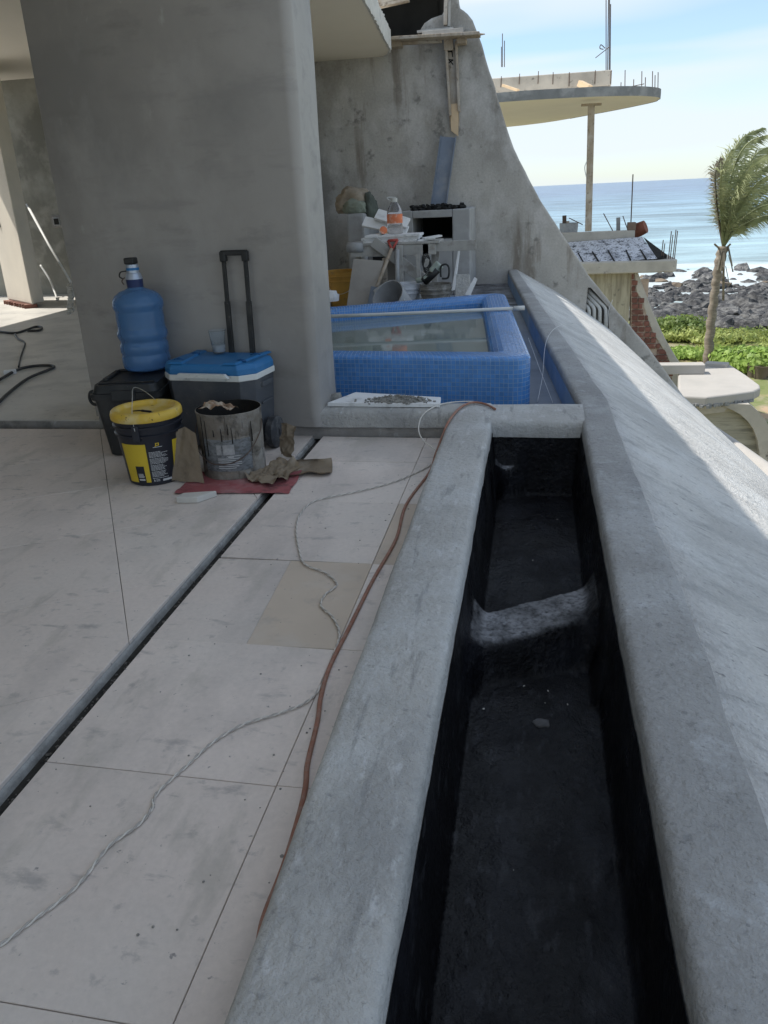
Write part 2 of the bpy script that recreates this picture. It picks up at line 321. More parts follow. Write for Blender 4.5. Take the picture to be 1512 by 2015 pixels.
m_lava = M('black lava rock', (.055, .055, .058), .8, .35, 1.2, .8, 6, .3, bdist=.08, rnd=.4, stains=(((.20, .195, .185, .8), 1.6, .53, .64, U), ((.03, .03, .03, .8), 4, .58, .66, U)))
m_sandrock = M('brown shore rock', (.17, .135, .10), .9, .25, 1.0, .5, 5, bdist=.05, rnd=.2)
def leafmat(name, c, c2):
    m = M(name, c, .55, .5, 3.0, 0, spec=.35, stains=((c2, 1.3, .46, .60, U), (tuple(x*.35 for x in c), 2.2, .58, .68, U)))
    t = m.node_tree; b = t.nodes['Principled BSDF']; o = t.nodes['Material Output']
    tr = N(t, 'ShaderNodeBsdfTranslucent'); tr.inputs[0].default_value = tuple(min(1, x*1.5) for x in c2)+(1,)
    ms = N(t, 'ShaderNodeMixShader'); ms.inputs[0].default_value = .3
    t.links.new(b.outputs[0], ms.inputs[1]); t.links.new(tr.outputs[0], ms.inputs[2]); t.links.new(ms.outputs[0], o.inputs[0]); return m
m_leaf = leafmat('bush leaf', (.18, .24, .06), (.36, .40, .13))
m_leaf2 = leafmat('bright bush leaf', (.17, .28, .05), (.32, .43, .11))
m_leaf3 = leafmat('dark bush leaf', (.10, .15, .04), (.20, .26, .07))
m_frond = leafmat('palm leaflet', (.19, .22, .11), (.33, .35, .19))
m_fronddry = leafmat('dry palm leaflet', (.19, .165, .125), (.26, .235, .18))
def glassy(name, col, rough, alpha_trans, ior=1.4, bump=0):
    m = M(name, col, rough, .08, 6, bump, 12, .5, trans=alpha_trans); m.node_tree.nodes['Principled BSDF'].inputs['IOR'].default_value = ior; return m
m_jug = glassy('blue jug plastic', (.16, .33, .60), .16, .62, 1.12); m_jug.node_tree.nodes['Principled BSDF'].inputs['Coat Weight'].default_value = .35; m_jug.node_tree.nodes['Principled BSDF'].inputs['Coat Roughness'].default_value = .2
m_cup = glassy('clear frosted cup', (.86, .90, .93), .25, .92, 1.12)
m_bottle = glassy('clear bottle plastic', (.88, .86, .87), .08, .93, 1.1)
m_orange = M('orange bottle label', (.70, .20, .09), .6, .12, 12, 0, stains=(((.75, .45, .35, .8), 20, .55, .65, U),))

# ------------------------------------------------------------------ terrace floor and pavers
YF = 11.65                       # plane of the curved wall behind the tub
fl = structure(MB().prism([(-1.10, -4), (-.20, -4), (-.20, 4.1), (-1.10, 4.1)], -.16, -.014).prism([(-10, -4), (-1.164, -4), (-1.164, 4.14), (-10, 4.14)], -.16, -.014).build('terrace_floor', m_grout))
def paver(poly, mat=m_tile, g=.0011, dz=0):
    n = len(poly)
    if n < 3: return
    cx = sum(p[0] for p in poly)/n; cy = sum(p[1] for p in poly)/n
    q = []
    A = sum(poly[i][0]*poly[(i+1) % n][1]-poly[(i+1) % n][0]*poly[i][1] for i in range(n))/2
    if abs(A) < .004: return
    if A < 0: poly = poly[::-1]
    for i in range(n):               # inset each edge
        a, b, c = Vector(poly[i-1]), Vector(poly[i]), Vector(poly[(i+1) % n])
        d1 = (b-a).normalized(); d2 = (c-b).normalized()
        n1 = Vector((-d1.y, d1.x)); n2 = Vector((-d2.y, d2.x)); k = (n1+n2); k /= max(.3, 1+n1.dot(n2))
        p = b+k*g; q.append((p.x-cx, p.y-cy))
    o = MB().prism(q, -.0125, 0).build('paver', mat, fl, bevel=.0012, seg=1)
    o.location = (cx, cy, dz)
ys = [-1.5, -.93, -.36, .21, .779, 1.338, 1.906, 2.47, 3.05, 3.591, 4.0]
for i in range(len(ys)-1):
    y0, y1 = ys[i], ys[i+1]
    sk = .012
    if i == 6:      # the paver with a tan half
        paver([(-1.10, y0), (-.80, y0), (-.83, y1), (-1.10, y1)], g=.0003)
        paver([(-.80, y0), (-.533, y0), (-.533, y1), (-.83, y1)], m_tile_tan, g=.0003)
    else:
        paver([(-1.10, y0+sk), (-.533, y0-sk*.2), (-.533, y1-sk*.2), (-1.10, y1+sk)], dz=random.uniform(-.0008, .0008))
    paver([(-.5328, y0), (-.385, y0), (-.385, y1), (-.5328, y1)], m_tile_tan if i == 7 else m_tile, g=.0010, dz=random.uniform(-.001, .0003))
ua = Vector((.5037, -.8639)); va = Vector((.8639, .5037)); og = Vector((-1.344, 2.202))
for i in range(-9, 9):
    for j in range(-9, 8):
        vv = [(-1.14 if False else j)*.60, (j+1)*.60]
        p = [og+ua*(i*.571)+va*vv[0], og+ua*((i+1)*.571)+va*vv[0], og+ua*((i+1)*.571)+va*vv[1], og+ua*(i*.571)+va*vv[1]]
        p = [(a.x, a.y) for a in p]
        p = clip(p, 1, 0, -1.158); p = clip(p, 0, 1, 4.13); p = clip(p, -1, 0, 6.0) if p else p; p = clip(p, 0, -1, 1.5) if p else p
        if len(p) >= 3: paver(p, dz=random.uniform(-.0008, .0008))
# open slot between the two paved fields: pale cut edge on its left, dirt and painted-in shade at the bottom
s_ = []
for k in range(120):
    y = -1.6+k*.048; n_ = noise.noise_vector(Vector((y*6, 0, 0)))*.003; s_.append([(-1.166, y, -.0135), (-1.156+n_.x*.6, y, -.014+n_.y*.4), (-1.153+n_.x, y, -.022), (-1.151+n_.y, y, -.032), (-1.148, y, -.05)])
MB().loft(s_).build('slot_edge', M('cut screed edge', (.30, .30, .29), .9, .2, 14, .5, 60, stains=(((.16, .155, .15, .7), 9, .56, .68, U), ((.45, .45, .44, .6), 20, .6, .7, U))), fl, smooth=True, recalc=True)
sd = structure(MB().prism([(-1.163, -4), (-1.099, -4), (-1.099, 4.12), (-1.163, 4.12)], -.165, -.036).build('slot_bed', M('slot dirt and shade', (.035, .033, .03), .95, .4, 30, .5, 60)))
d = MB()
for k in range(420):
    y = random.uniform(.8, 4.0); x = -1.122+random.gauss(0, .008); r = random.uniform(.002, .006)
    M3 = Matrix.Rotation(random.random()*6, 3, 'Z') @ Matrix.Rotation(random.random()*6, 3, 'X')
    d.box((x, y, -.034+random.random()*.016*(.5+.5*math.sin(y*9))), (r*1.6, r, r), M3)
tag(d.build('slot_dirt', m_grout), 'dark dirt and crumbs filling the bottom of the floor slot', 'dirt', kind='stuff')
# dark specks and mortar splashes dropped on the pavers
d = MB()
for k in range(110):
    t = random.random()
    if t < .55: x = random.uniform(-.62, -.41); y = random.uniform(.9, 3.6)
    else: x = random.uniform(-1.08, -.6); y = random.uniform(.8, 3.9)
    r = abs(random.gauss(0, .0016))+.0009
    d.lathe([(r, 0), (r*.7, r*.5), (0.0001, r*.7)], (x, y, .0002), 6)
tag(d.build('mortar_crumbs', m_rubble, smooth=True), 'small dark mortar crumbs scattered over the pale pavers', 'crumbs', kind='stuff')

# floor of the room on the left and floor behind the tub
rfl = structure(MB().prism([(-14, 4.225), (-2.44, 4.225), (-2.44, 12), (-14, 12)], -.16, .026).build('room_floor', m_room))
MB().span((-10, 4.212, -.16), (-2.5, 4.2235, .022)).build('raw_edge', m_grubby, rfl, bevel=.003)
structure(MB().prism([(-2.43, 4.22), (.26, 4.22), (-.36, YF+.02), (-2.43, YF+.02)], -.30, -.05).build('rear_floor', m_slab))

# ------------------------------------------------------------------ planter with left curb, cross ledge, sloping parapet
pl = thing('planter', 'long concrete planter trough with black lined basins and sloping seaward parapet', 'planter', (0, 2, 0))
def wob(x, y, z, a=.003): 
    v = Vector((x, y, z)); n_ = noise.noise_vector(v*4.0)*a+noise.noise_vector(v*17.0)*a*.35; return Vector((x+n_.x, y, z+n_.z*.8))
secs = []
for k in range(181):
    y = -1.8+k*(3.97+1.8)/180
    pts = [(-.420, -.10), (-.414, .03), (-.410, .108), (-.406, .126), (-.397, .137), (-.382, .141), (-.33, .142), (-.27, .142), (-.212, .141), (-.199, .137), (-.192, .128), (-.189, .112), (-.188, .04)]
    secs.append([wob(a, y, b, .0035) for a, b in pts])
MB().loft(secs).build('left_curb', m_curb, pl, smooth=True, world=True, recalc=False)
def ledge(x0, x1, yf, yb, zt, n):
    s_ = []
    for k in range(n+1):
        x = x0+(x1-x0)*k/n
        pts = [(yf-.002, .052), (yf, .10), (yf+.006, zt-.014), (yf+.02, zt-.003), (yf+.05, zt), ((yf+yb)/2, zt), (yb-.04, zt), (yb-.012, zt-.006), (yb, zt-.03), (yb, -.06)]
        q = []
        for a, b in pts:
            n_ = noise.noise_vector(Vector((x*4, a*4, b*4)))*.003; q.append(Vector((x, a+n_.y, b+n_.z)))
        s_.append(q[::-1])
    return MB().loft(s_)
ledge(-1.20, -.38, 4.012, 4.215, .139, 40).build('ledge', m_curb, pl, smooth=True, world=True)
ledge(-.215, .275, 3.845, 4.205, .137, 20).build('ledge', m_curb, pl, smooth=True, world=True)
MB().span((-.40, 3.93, .0), (-.205, 4.2, .1375)).build('ledge', m_curb, pl, world=True, bevel=.01)
MB().span((-1.32, 4.024, -.02), (-.40, 4.19, .056)).build('plinth', m_grubby, pl, world=True, bevel=.004)
# right parapet
gen = [(.05, -.02), (.347, -.195), (.709, -.451), (1.023, -.68), (1.321, -.945), (1.74, -1.336), (2.167, -1.70), (2.42, -2.02), (2.75, -2.6), (2.95, -3.3), (3.0, -6.5)]
def XI(y): return .245 if y < 4.2 else .247-.0815*(y-4.2)
def XR(y):
    if y < 3.7: return .393+.02*min(1.6, 3.7-y)
    return XI(y)+.148-.004*(y-3.7)
secs = []; secs2 = []
NY = 260
for k in range(NY+1):
    y = -2.0+(YF+.1+2.0)*k/NY
    xi, xr = XI(y), XR(y); off = .0815*(YF-y)
    w1 = noise.noise(Vector((y*7, 1.3, 0)))*.0016+noise.noise(Vector((y*23, 2.3, 0)))*.0008; w2 = noise.noise(Vector((y*5, 7.3, 0)))*.006
    xi += w1; xr += w2
    rw = [(xi, -.30), (xi, -.1), (xi, .06), (xi+.001, .112), (xi+.005, .129), (xi+.014, .137), (xi+.028, .140), (xi+.07, .141), (xr-.03, .141), (xr-.006, .140), (xr+.004, .136)]
    secs.append([Vector((a, y, b)) for a, b in rw][::-1])
    allp = [(xr+.001, .1375)]+[(a+off, b) for a, b in gen[1:]]; r2 = [(xr-.004, .134), allp[0]]
    for a, b in zip(allp[:-1], allp[1:]):
        nn = 6 if b[1] > -2.1 else 2
        for q in range(1, nn+1): t = q/nn; r2.append((a[0]+(b[0]-a[0])*t, a[1]+(b[1]-a[1])*t))
    secs2.append([Vector((a, y, b)) for a, b in r2][::-1])
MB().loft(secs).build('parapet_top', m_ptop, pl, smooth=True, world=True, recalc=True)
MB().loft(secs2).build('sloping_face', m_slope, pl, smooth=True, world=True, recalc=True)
# inner face of the parapet, the tub's blue bounce painted into its colour
s_ = []
for k in range(30):
    y = 4.215+k*(YF-4.215)/29; s_.append([(XI(y)-.004, y, -.045), (XI(y)-.005, y, .06), (XI(y)-.003, y, .098)])
MB().loft(s_).build('inner_facing', m_bluebounce, pl, world=True, smooth=True)
# black liner: one height field with two rounded basins and a skewed saddle between them
def sdrr(px, py, x0, x1, y0, y1, r):
    cx, cy = (x0+x1)/2, (y0+y1)/2; hx, hy = (x1-x0)/2-r, (y1-y0)/2-r
    qx, qy = abs(px-cx)-hx, abs(py-cy)-hy
    return math.hypot(max(qx, 0), max(qy, 0))+min(max(qx, qy), 0)-r
s_ = []; NXL, NYL = 60, 560
for j in range(NYL+1):
    y = -1.6+(3.852+1.6)*j/NYL; row = []
    for i in range(NXL+1):
        x = -.1865+(.2415+.1865)*i/NXL
        ys_ = y-.45*x
        d1 = sdrr(x, ys_, -.172, .230, 2.395, 3.86, .075); d2 = sdrr(x, ys_, -.174, .232, -2.2, 2.17, .07)
        f = max(sstep(.004, -.018, d1), sstep(.010, -.020, d2) if y < 2.0 else sstep(.035, -.045, d2))
        zb = -.085+.055*sstep(.075, 0.0, min(x+.186, .241-x))**1.5+.10*(x-.02)
        z = zb+((-.25 if y > 2.28 else -.215)-zb)*f
        e = min(x+.1865, .2415-x, 3.852-y)
        lip = .072+.010*noise.noise(Vector((x*3, y*9, 0)))
        z = z+(lip-z)*sstep(.011, .002, e)
        z += noise.noise(Vector((x*14, y*14, 3)))*.006*(1 if e > .02 else .2)+noise.noise(Vector((x*60, y*60, 1)))*.0016
        z += .008*noise.noise(Vector((x*5, y*3, 9))); row.append(Vector((x, y, z)))
    s_.append(row)
MB().loft(s_).build('liner', m_black, pl, smooth=True, world=True, recalc=False)
dr = MB().lathe([(.024, -.01), (.023, .002), (.018, .005), (.008, .006), (.0001, .0055)], (.054, 1.92, -.216), 18, Matrix.Diagonal((1.1, .8, 1)), wob=lambda q: Vector((q.x*(1+.5*noise.noise(q*60)), q.y*(1+.5*noise.noise(q*50+Vector((3, 0, 0)))), q.z))).build('drain_patch', M('grey drain grout', (.10, .098, .10), .8, .2, 40, .3, 60), pl, world=True, smooth=True)
# pale chips lying in the black trough
d = MB()
for k in range(9):
    x = random.uniform(-.14, .2); y = random.choice((random.uniform(1.0, 2.1), random.uniform(1.85, 2.15), random.uniform(2.5, 3.5))); r = random.uniform(.0012, .0035)
    d.box((x, y, -.212), (r*2, r, r), Matrix.Rotation(random.random()*6, 3, 'Z'))
tag(d.build('trough_chips', m_stone), 'tiny pale chips lying in the black trough', 'chips', kind='stuff')

# ------------------------------------------------------------------ big plaster wall
pw = thing('plaster_wall', 'tall smooth grey plaster wall with rounded end behind cooler and buckets', 'wall', (-1.8, 4.3, 0))
prof = []
def arc(cx, cy, r, a0, a1, n=8): return [(cx+r*math.cos(R(a0+(a1-a0)*k/n)), cy+r*math.sin(R(a0+(a1-a0)*k/n))) for k in range(n+1)]
WL, WR, W0, W1 = -2.520, -1.100, 4.165, 4.60
prof = [(WL, W1)]+arc(WL+.012, W0+.012, .012, 180, 270, 3)+[(-2.2, W0), (-1.8, W0), (-1.5, W0)]+arc(WR-.055, W0+.055, .055, 270, 360, 10)+[(WR, 4.40)]+arc(WR-.06, W1-.06, .06, 0, 90, 5)
secs = []
for k in range(46):
    z = .058+(2.86-.058)*k/45
    q = []
    for (x, y) in prof:
        n_ = noise.noise_vector(Vector((x*2.2, y*2.2, z*2.2)))*.005+noise.noise_vector(Vector((x*8, y*8, z*8)))*.0012
        fl_ = .05*max(0, 1-(z-.058)/.10)**2 if x > -1.3 else 0     # flare at foot of rounded end
        q.append((x+n_.x+fl_*.25, y+n_.y-fl_*.2-.145*(x-WL)+.03, z))
    secs.append(q)
MB().loft(secs, closed=True, caps=True).build('plaster', m_wall, pw, smooth=True, world=True, sharp=60)
MB().prism([(WL+.01, W0+.045), (-1.32, W0+.045-.145*1.2), (-1.32, W1-.1), (WL+.01, W1)], -.02, .06).build('foot', m_grubby, pw, world=True)

# ------------------------------------------------------------------ ceiling slab
edge = [(-2.02, YF+.05), (-1.90, 11.45), (-1.83, 11.15), (-1.765, 10.35), (-1.685, 9.45), (-1.60, 8.37)]
for y in (7, 5.5, 4, 2, 0, -2, -5): edge.append((-1.60+.0815*(8.37-y), y))
edge2 = []
for a, b in zip(edge[:-1], edge[1:]):
    n_ = max(1, int(math.hypot(b[0]-a[0], b[1]-a[1])/.06)) if b[1] > 6 else 6
    for k in range(n_):
        t = k/n_; x = a[0]+(b[0]-a[0])*t; y = a[1]+(b[1]-a[1])*t
        edge2.append((x+noise.noise(Vector((x*9, y*11, 0)))*.012*(1 if y > 6 else 0), y))
edge2.append(edge[-1])
sun_notch = [(-9.6, -5), (-9.6, 8.05), (-7.62, 8.05), (-7.62, 11.2), (-9.6, 11.2), (-16, 11.2), (-16, YF+.05)]  # unseen notch, shaped to let the sun patch onto the room floor
ceilp = edge2+sun_notch
bm = bmesh.new()
lo = [bm.verts.new((x, y, 2.85)) for x, y in ceilp]; hi = [bm.verts.new((x+(.012 if i < len(edge2) else 0), y, 3.05)) for i, (x, y) in enumerate(ceilp)]
bm.faces.new(lo); bm.faces.new(hi[::-1])
for i in range(len(lo)):
    j = (i+1) % len(lo); bm.faces.new((lo[i], hi[i], hi[j], lo[j]))
bmesh.ops.recalc_face_normals(bm, faces=bm.faces); bmesh.ops.triangulate(bm, faces=[f for f in bm.faces if len(f.verts) > 4])
me = bpy.data.meshes.new('ceiling'); bm.to_mesh(me); bm.free(); me.materials.append(m_ceil)
ce = structure(bpy.data.objects.new('ceiling', me)); COL.objects.link(ce)
# raw concrete edge, standing a few millimetres proud of the painted slab
s_ = []
for (x, y) in edge2:
    n_ = noise.noise_vector(Vector((x*25, y*25, 0)))
    s_.append([(x-.01, y, 2.846+n_.x*.004), (x+.016+n_.y*.01, y, 2.842+n_.z*.012), (x+.022, y, 2.93), (x+.022+n_.x*.01, y, 3.058+n_.y*.01), (x-.01, y, 3.062)])
MB().loft(s_).build('slab_edge', m_ragged, ce, smooth=False, recalc=True)

# ------------------------------------------------------------------ curved wall behind the tub
cw = thing('curved_wall', 'rough cement buttress wall with sweeping curved edge behind the blue tub', 'wall', (-1.0, YF, 0))
fo = [(-1.031, 3.404), (-1.0, 3.32), (-.955, 3.29), (-.905, 3.245), (-.842, 3.17), (-.747, 2.94), (-.615, 2.55), (-.484, 2.145), (-.315, 1.685), (-.109, 1.305), (.10, .949), (.31, .652), (.742, .012), (1.177, -.509), (1.619, -1.006), (2.154, -1.70), (2.418, -2.03), (2.75, -2.75), (2.8, -4), (-1, -4), (-6.5, -.3), (-6.5, 3.03), (-1.90, 3.05), (-1.60, 3.03), (-1.54, 3.07), (-1.50, 3.13), (-1.453, 3.188), (-1.36, 3.235), (-1.225, 3.265), (-1.19, 3.32), (-1.165, 3.404), (-1.15, 3.9), (-1.10, 3.9)]
fo2 = []
for i in range(len(fo)):
    a, b = Vector(fo[i]), Vector(fo[(i+1) % len(fo)]); n_ = max(1, int((b-a).length/.08)) if i < 18 else 1
    for k in range(n_):
        p = a+(b-a)*k/n_; wv = noise.noise_vector(Vector((p.x*6, p.y*6, 0)))*(.010 if i < 18 else 0); fo2.append((p.x+wv.x, p.y+wv.y))
fo2 = [(a, b) for a, b in fo2]
wf = MB().prismy(fo2, YF, YF+.34).build('render_coat', m_fin, cw, world=True, recalc=True, bevel=0)
def bevel_outline(o, off, seg=3):
    bm = bmesh.new(); bm.from_mesh(o.data)
    ed = [e for e in bm.edges if len(e.link_faces) == 2 and e.calc_face_angle(0) > 1.2 and all(abs(v.co.y-YF) < 1e-4 for v in e.verts)]
    bmesh.ops.bevel(bm, geom=ed, offset=off, segments=seg, affect='EDGES', profile=.5, clamp_overlap=True)
    bmesh.ops.triangulate(bm, faces=[f for f in bm.faces if len(f.verts) > 4])
    bm.to_mesh(o.data); bm.free()
bevel_outline(wf, .035)
def boolcut(o, cutter_mb):
    cu = cutter_mb.build('cutter', None)
    md = o.modifiers.new('b', 'BOOLEAN'); md.object = cu; md.operation = 'DIFFERENCE'; md.solver = 'EXACT'
    cu.location = o.location if o.parent else (0, 0, 0)
    if o.parent: cu.parent = o.parent
    bpy.context.view_layer.update()
    dg = bpy.context.evaluated_depsgraph_get(); me2 = bpy.data.meshes.new_from_object(o.evaluated_get(dg))
    o.modifiers.clear(); o.data = me2; bpy.data.objects.remove(cu)
q = [Yp(1157, 566, YF), Yp(1163, 566, YF), Yp(1198, 605, YF), Yp(1199, 665, YF), Yp(1150, 640, YF)]
boolcut(wf, MB().prismy([(p.x, p.z) for p in q], YF-.1, YF+.26))
# unfinished room seen through the opening above the slab, its shade painted near-black
MB().span((-3.2, YF+2.4, 2.9), (-1.50, YF+2.5, 5.2)).span((-3.3, YF+.345, 2.9), (-3.2, YF+2.5, 5.2)).prism([(-1.20, YF+.345), (-1.12, YF+.345), (-1.46, YF+2.4), (-1.54, YF+2.4)], 3.0, 5.2).span((-3.3, YF+.345, 2.9), (-1.5, YF+2.5, 3.0)).span((-3.3, YF-.1, 4.3), (-1.25, YF+2.5, 4.4)).build('upper_room', m_roomshade, cw, world=True)
# white drain pipes in the chase
for i, (xt, yt, xk, yk, xb, yb) in enumerate([(1160, 573, 1193, 606, 1192, 652), (1160, 584, 1181, 606, 1180, 640), (1158, 593, 1170, 606, 1169, 632), (1154, 602, 1160, 608, 1159, 625)]):
    a, k_, b = Yp(xt-5, yt-5, YF+.12), Yp(xk, yk, YF+.03), Yp(xb, yb+12, YF+.03)
    k1 = k_+(a-k_).normalized()*.05; k2 = k_+(b-k_).normalized()*.05
    MB().tube([a, k1]+[k1.lerp(k_, t).lerp(k_.lerp(k2, t), t) for t in (.25, .5, .75)]+[k2, b], .026, 10).build('drain_pipe', m_pvc, cw, world=True, smooth=True)

# ------------------------------------------------------------------ tub
tb = thing('tub', 'square blue mosaic tiled hot tub filled with water', 'tub', (-1.2, 5.8, 0))
TC = [Vector((0.0, 4.57)), Vector((-.265, 7.69)), Vector((-2.6, 6.51)), Vector((-2.6, 4.85))]
def ring(o, cnts=None):
    P = []
    n = 4; L = []
    for i in range(n):
        a, b = TC[i], TC[(i+1) % n]; d_ = (b-a).normalized(); nn = Vector((d_.y, -d_.x)); L.append((a+nn*o, d_, nn))
    cor = []
    for i in range(n):
        a, d1, n1 = L[i-1]; b, d2, n2 = L[i]
        cr = d1.x*d2.y-d1.y*d2.x; t = ((b-a).x*d2.y-(b-a).y*d2.x)/cr; cor.append(a+d1*t)
    r = max(.04, .11+o*.5); segs = []
    NA = 7
    out = []
    for i in range(n):
        d1 = L[i-1][1]; d2 = L[i][1]; ang = math.acos(max(-1, min(1, d1.dot(d2)))); tl = r*math.tan(ang/2)
        p0 = cor[i]-d1*tl; nrm = Vector((-d1.y, d1.x)); c_ = p0+nrm*r
        for k in range(NA+1):
            a = ang*k/NA; v = (-nrm); v = Vector((v.x*math.cos(a)-v.y*math.sin(a), v.x*math.sin(a)+v.y*math.cos(a))); out.append(c_+v*r)
        j = (i+1) % n; dn = L[j][1]; ang2 = math.acos(max(-1, min(1, d2.dot(dn)))); q1 = cor[j]-d2*(r*math.tan(ang2/2)); q0 = out[-1]
        m_ = cnts[i]
        for k in range(1, m_): out.append(q0.lerp(q1, k/m_))
    return out
LEN = [(TC[(i+1) % 4]-TC[i]).length for i in range(4)]
cn = [max(4, int((l-.22)/.0255)) for l in LEN]
pr = []
for k in range(14): pr.append((0, -.05+k*.0255))                      # outer wall up to .28
z0 = pr[-1][1]
for a in (30, 60, 90): pr.append((-.045+.045*math.cos(R(a)), z0+.045*math.sin(R(a))*.5))
for k in range(1, 5): pr.append((-.045-k*.0255, z0+.0225))
xe = pr[-1][0]
for a in (25, 50, 75, 95): pr.append((xe-.07*math.sin(R(a)), z0+.0225-.07*(1-math.cos(R(a)))))
ze = pr[-1][1]; xe = pr[-1][0]
for k in range(1, 5): pr.append((xe, ze-k*.0255))
rings = [ring(o_, cn) for o_, z in pr]
secs = [[(p.x, p.y, z) for p in rg] for rg, (o_, z) in zip(rings, pr)]
m_tgrout = M('mosaic grout', (.26, .36, .52), .8, .1, 20, 0)
m_mosaic = M('blue mosaic', (.075, .225, .52), .22, .12, 3, .03, 30, .5)
t = m_mosaic.node_tree; at_ = N(t, 'ShaderNodeAttribute', attribute_name='tone'); hs = N(t, 'ShaderNodeHueSaturation')
bs = t.nodes['Principled BSDF']; src = bs.inputs['Base Color'].links[0].from_socket
mr = N(t, 'ShaderNodeMapRange'); mr.inputs[3].default_value = .88; mr.inputs[4].default_value = 1.12
t.links.new(at_.outputs['Fac'], mr.inputs[0]); t.links.new(mr.outputs[0], hs.inputs['Value']); t.links.new(src, hs.inputs['Color']); t.links.new(hs.outputs[0], bs.inputs['Base Color'])
MB().loft(secs, closed=True).build('shell', m_tgrout, tb, world=True, smooth=True)
mo = MB(); tones = []
nr = len(rings[0])
for j in range(len(pr)-1):
    for k in range(nr):
        k2 = (k+1) % nr
        A, B, C_, D = [Vector(q) for q in (secs[j][k], secs[j][k2], secs[j+1][k2], secs[j+1][k])]
        if min(A.x, B.x) < -1.75 and A.y < 6: continue
        cen = (A+B+C_+D)/4; nn = (B-A).cross(D-A)
        if nn.length < 1e-9: continue
        nn.normalize(); jt = nn*random.uniform(.0008, .0018)
        sh_ = random.uniform(-.0006, .0006)*(B-A).normalized()
        tp = [cen+(q-cen)*.87+jt+sh_ for q in (A, B, C_, D)]; lw = [cen+(q-cen)*.89-nn*.0005+sh_ for q in (A, B, C_, D)]
        mo.add(tp+lw, [(0, 1, 2, 3), (4, 5, 1, 0), (5, 6, 2, 1), (6, 7, 3, 2), (7, 4, 0, 3)]); tn = random.random(); tones += [tn]*5
mob = mo.build('mosaic_tiles', m_mosaic, tb, world=True)
mob['kind'] = 'stuff'
a_ = mob.data.attributes.new('tone', 'FLOAT', 'FACE')
for i, v in enumerate(tones): a_.data[i].value = v
# inside below the water line, and the water
m_inside = M('greenish submerged mosaic', (.26, .30, .28), .6, .1, 5, 0)
rb = ring(pr[-1][0]-.002, cn); zi = pr[-1][1]
MB().loft([[(p.x, p.y, zz) for p in rb] for zz in (zi+.0, -.28)], closed=True).add([(p.x, p.y, -.28) for p in rb], [tuple(range(len(rb)))]).build('basin', m_inside, tb, world=True, recalc=True)
m_water = M('tub water', (.40, .48, .455), .02, .05, 2, .05, 7, .5, trans=.55); m_water.node_tree.nodes['Principled BSDF'].inputs['IOR'].default_value = 1.33
wb = MB().add([(p.x, p.y, .205) for p in rb], [tuple(range(len(rb)))]).build('water', m_water, tb, world=True)
# pipe lying across the tub
p1 = Z(1030, 606, .322); p0 = Z(600, 624, .322)
pp = MB().tube([p0, p0.lerp(p1, .3)+Vector((0, 0, -.004)), p0.lerp(p1, .6)+Vector((0, 0, -.004)), p1], .0135, 12)
o = pp.build('pvc_pipe', m_pvc, smooth=True); tag(o, 'long white pvc pipe laid across the blue tub', 'pipe')
cp = MB().tube([p1.lerp(p0, .045), p1+(p1-p0).normalized()*.01], .018, 12).build('coupling', m_pvc, o, smooth=True)

# ------------------------------------------------------------------ room on the left
c0, c1, c2 = Z(64, 600, .07), Z(88, 594, .07), Z(16, 590, .07)
c3 = c1+c2-c0
pc = thing('sunlit_column', 'cream plastered column standing in sunlight on the far left', 'column', (c0.x, c0.y, .028))
q = [(p.x, p.y) for p in (c0, c1, c3, c2)]
MB().prism(q, .07, 2.852).build('plaster', M('warm column plaster', (.58, .53, .45), .8, .06, 2, .08, 20, stains=(((.48, .44, .38, .5), 2, .5, .7, U),)), pc, world=True, bevel=.02)
cc = (c0+c3)/2
for k in range(9):
    t = k/9; e = c2.lerp(c0, t*1.0+.05); MB().box((e.x*.97+cc.x*.03, e.y*.97+cc.y*.03, .048), (.16, .09, .045+.01*random.random()), Matrix.Rotation(.53+random.uniform(-.2, .2), 3, 'Z')).build('brick', m_brick, pc, world=True, bevel=.006)
for px in (1, 21):
    p = Z(16, 590, .07).lerp(c0, (px-0)/60); pz = 1.05
    MB().box((p.x-.01, p.y-.005, pz), (.025, .03, .07)).build('fixing_shade', m_char, pc, world=True)  # solid near-black block painted as the shade of a slot
bw = thing('room_back_wall', 'dim grey cement wall with damp patches at the back of left room', 'wall', (-6, 11.15, 0))
MB().span((-9.0, 11.14, -.1), (-2.98, 11.4, 2.852)).build('render_coat', M('dim cement render', (.29, .285, .25), .9, .15, 1.6, .25, 30, stains=(((.17, .165, .14, .8), 1.2, .48, .60, (1, 1, .8)), ((.36, .35, .31, .6), 3, .55, .66, U))), bw, world=True)
p = Yp(111, 436, 11.12)
MB().box((p.x, 11.135, p.z), (.16, .03, .17)).build('mortar_patch', m_grubby, bw, world=True, bevel=.01)
MB().box((p.x+.01, 11.12, p.z), (.10, .03, .11)).build('switch_box', m_pvcgrey, bw, world=True, bevel=.008)
MB().box((p.x+.012, 11.105, p.z), (.07, .012, .08)).build('box_shade', m_char, bw, world=True)  # solid near-black block in place of the shaded box inside
a, b = Yp(53, 402, 11.05), Yp(140, 556, 10.2); 
tag(MB().tube([a, a.lerp(b, .5)+Vector((0, 0, -.03)), b], .018, 8).build('conduit_pipe', m_pvc, smooth=True), 'long white conduit leaning against the dim back wall', 'conduit')
tag(MB().tube(smooth_path([Yp(80, 522, 10.9), Yp(98, 550, 10.8), Yp(108, 575, 10.75), Z(113, 590, .04)]), .014, 8).build('hose', m_pvc, smooth=True), 'short pale hose hanging beside the sunlit column', 'hose')
MBr = MB()
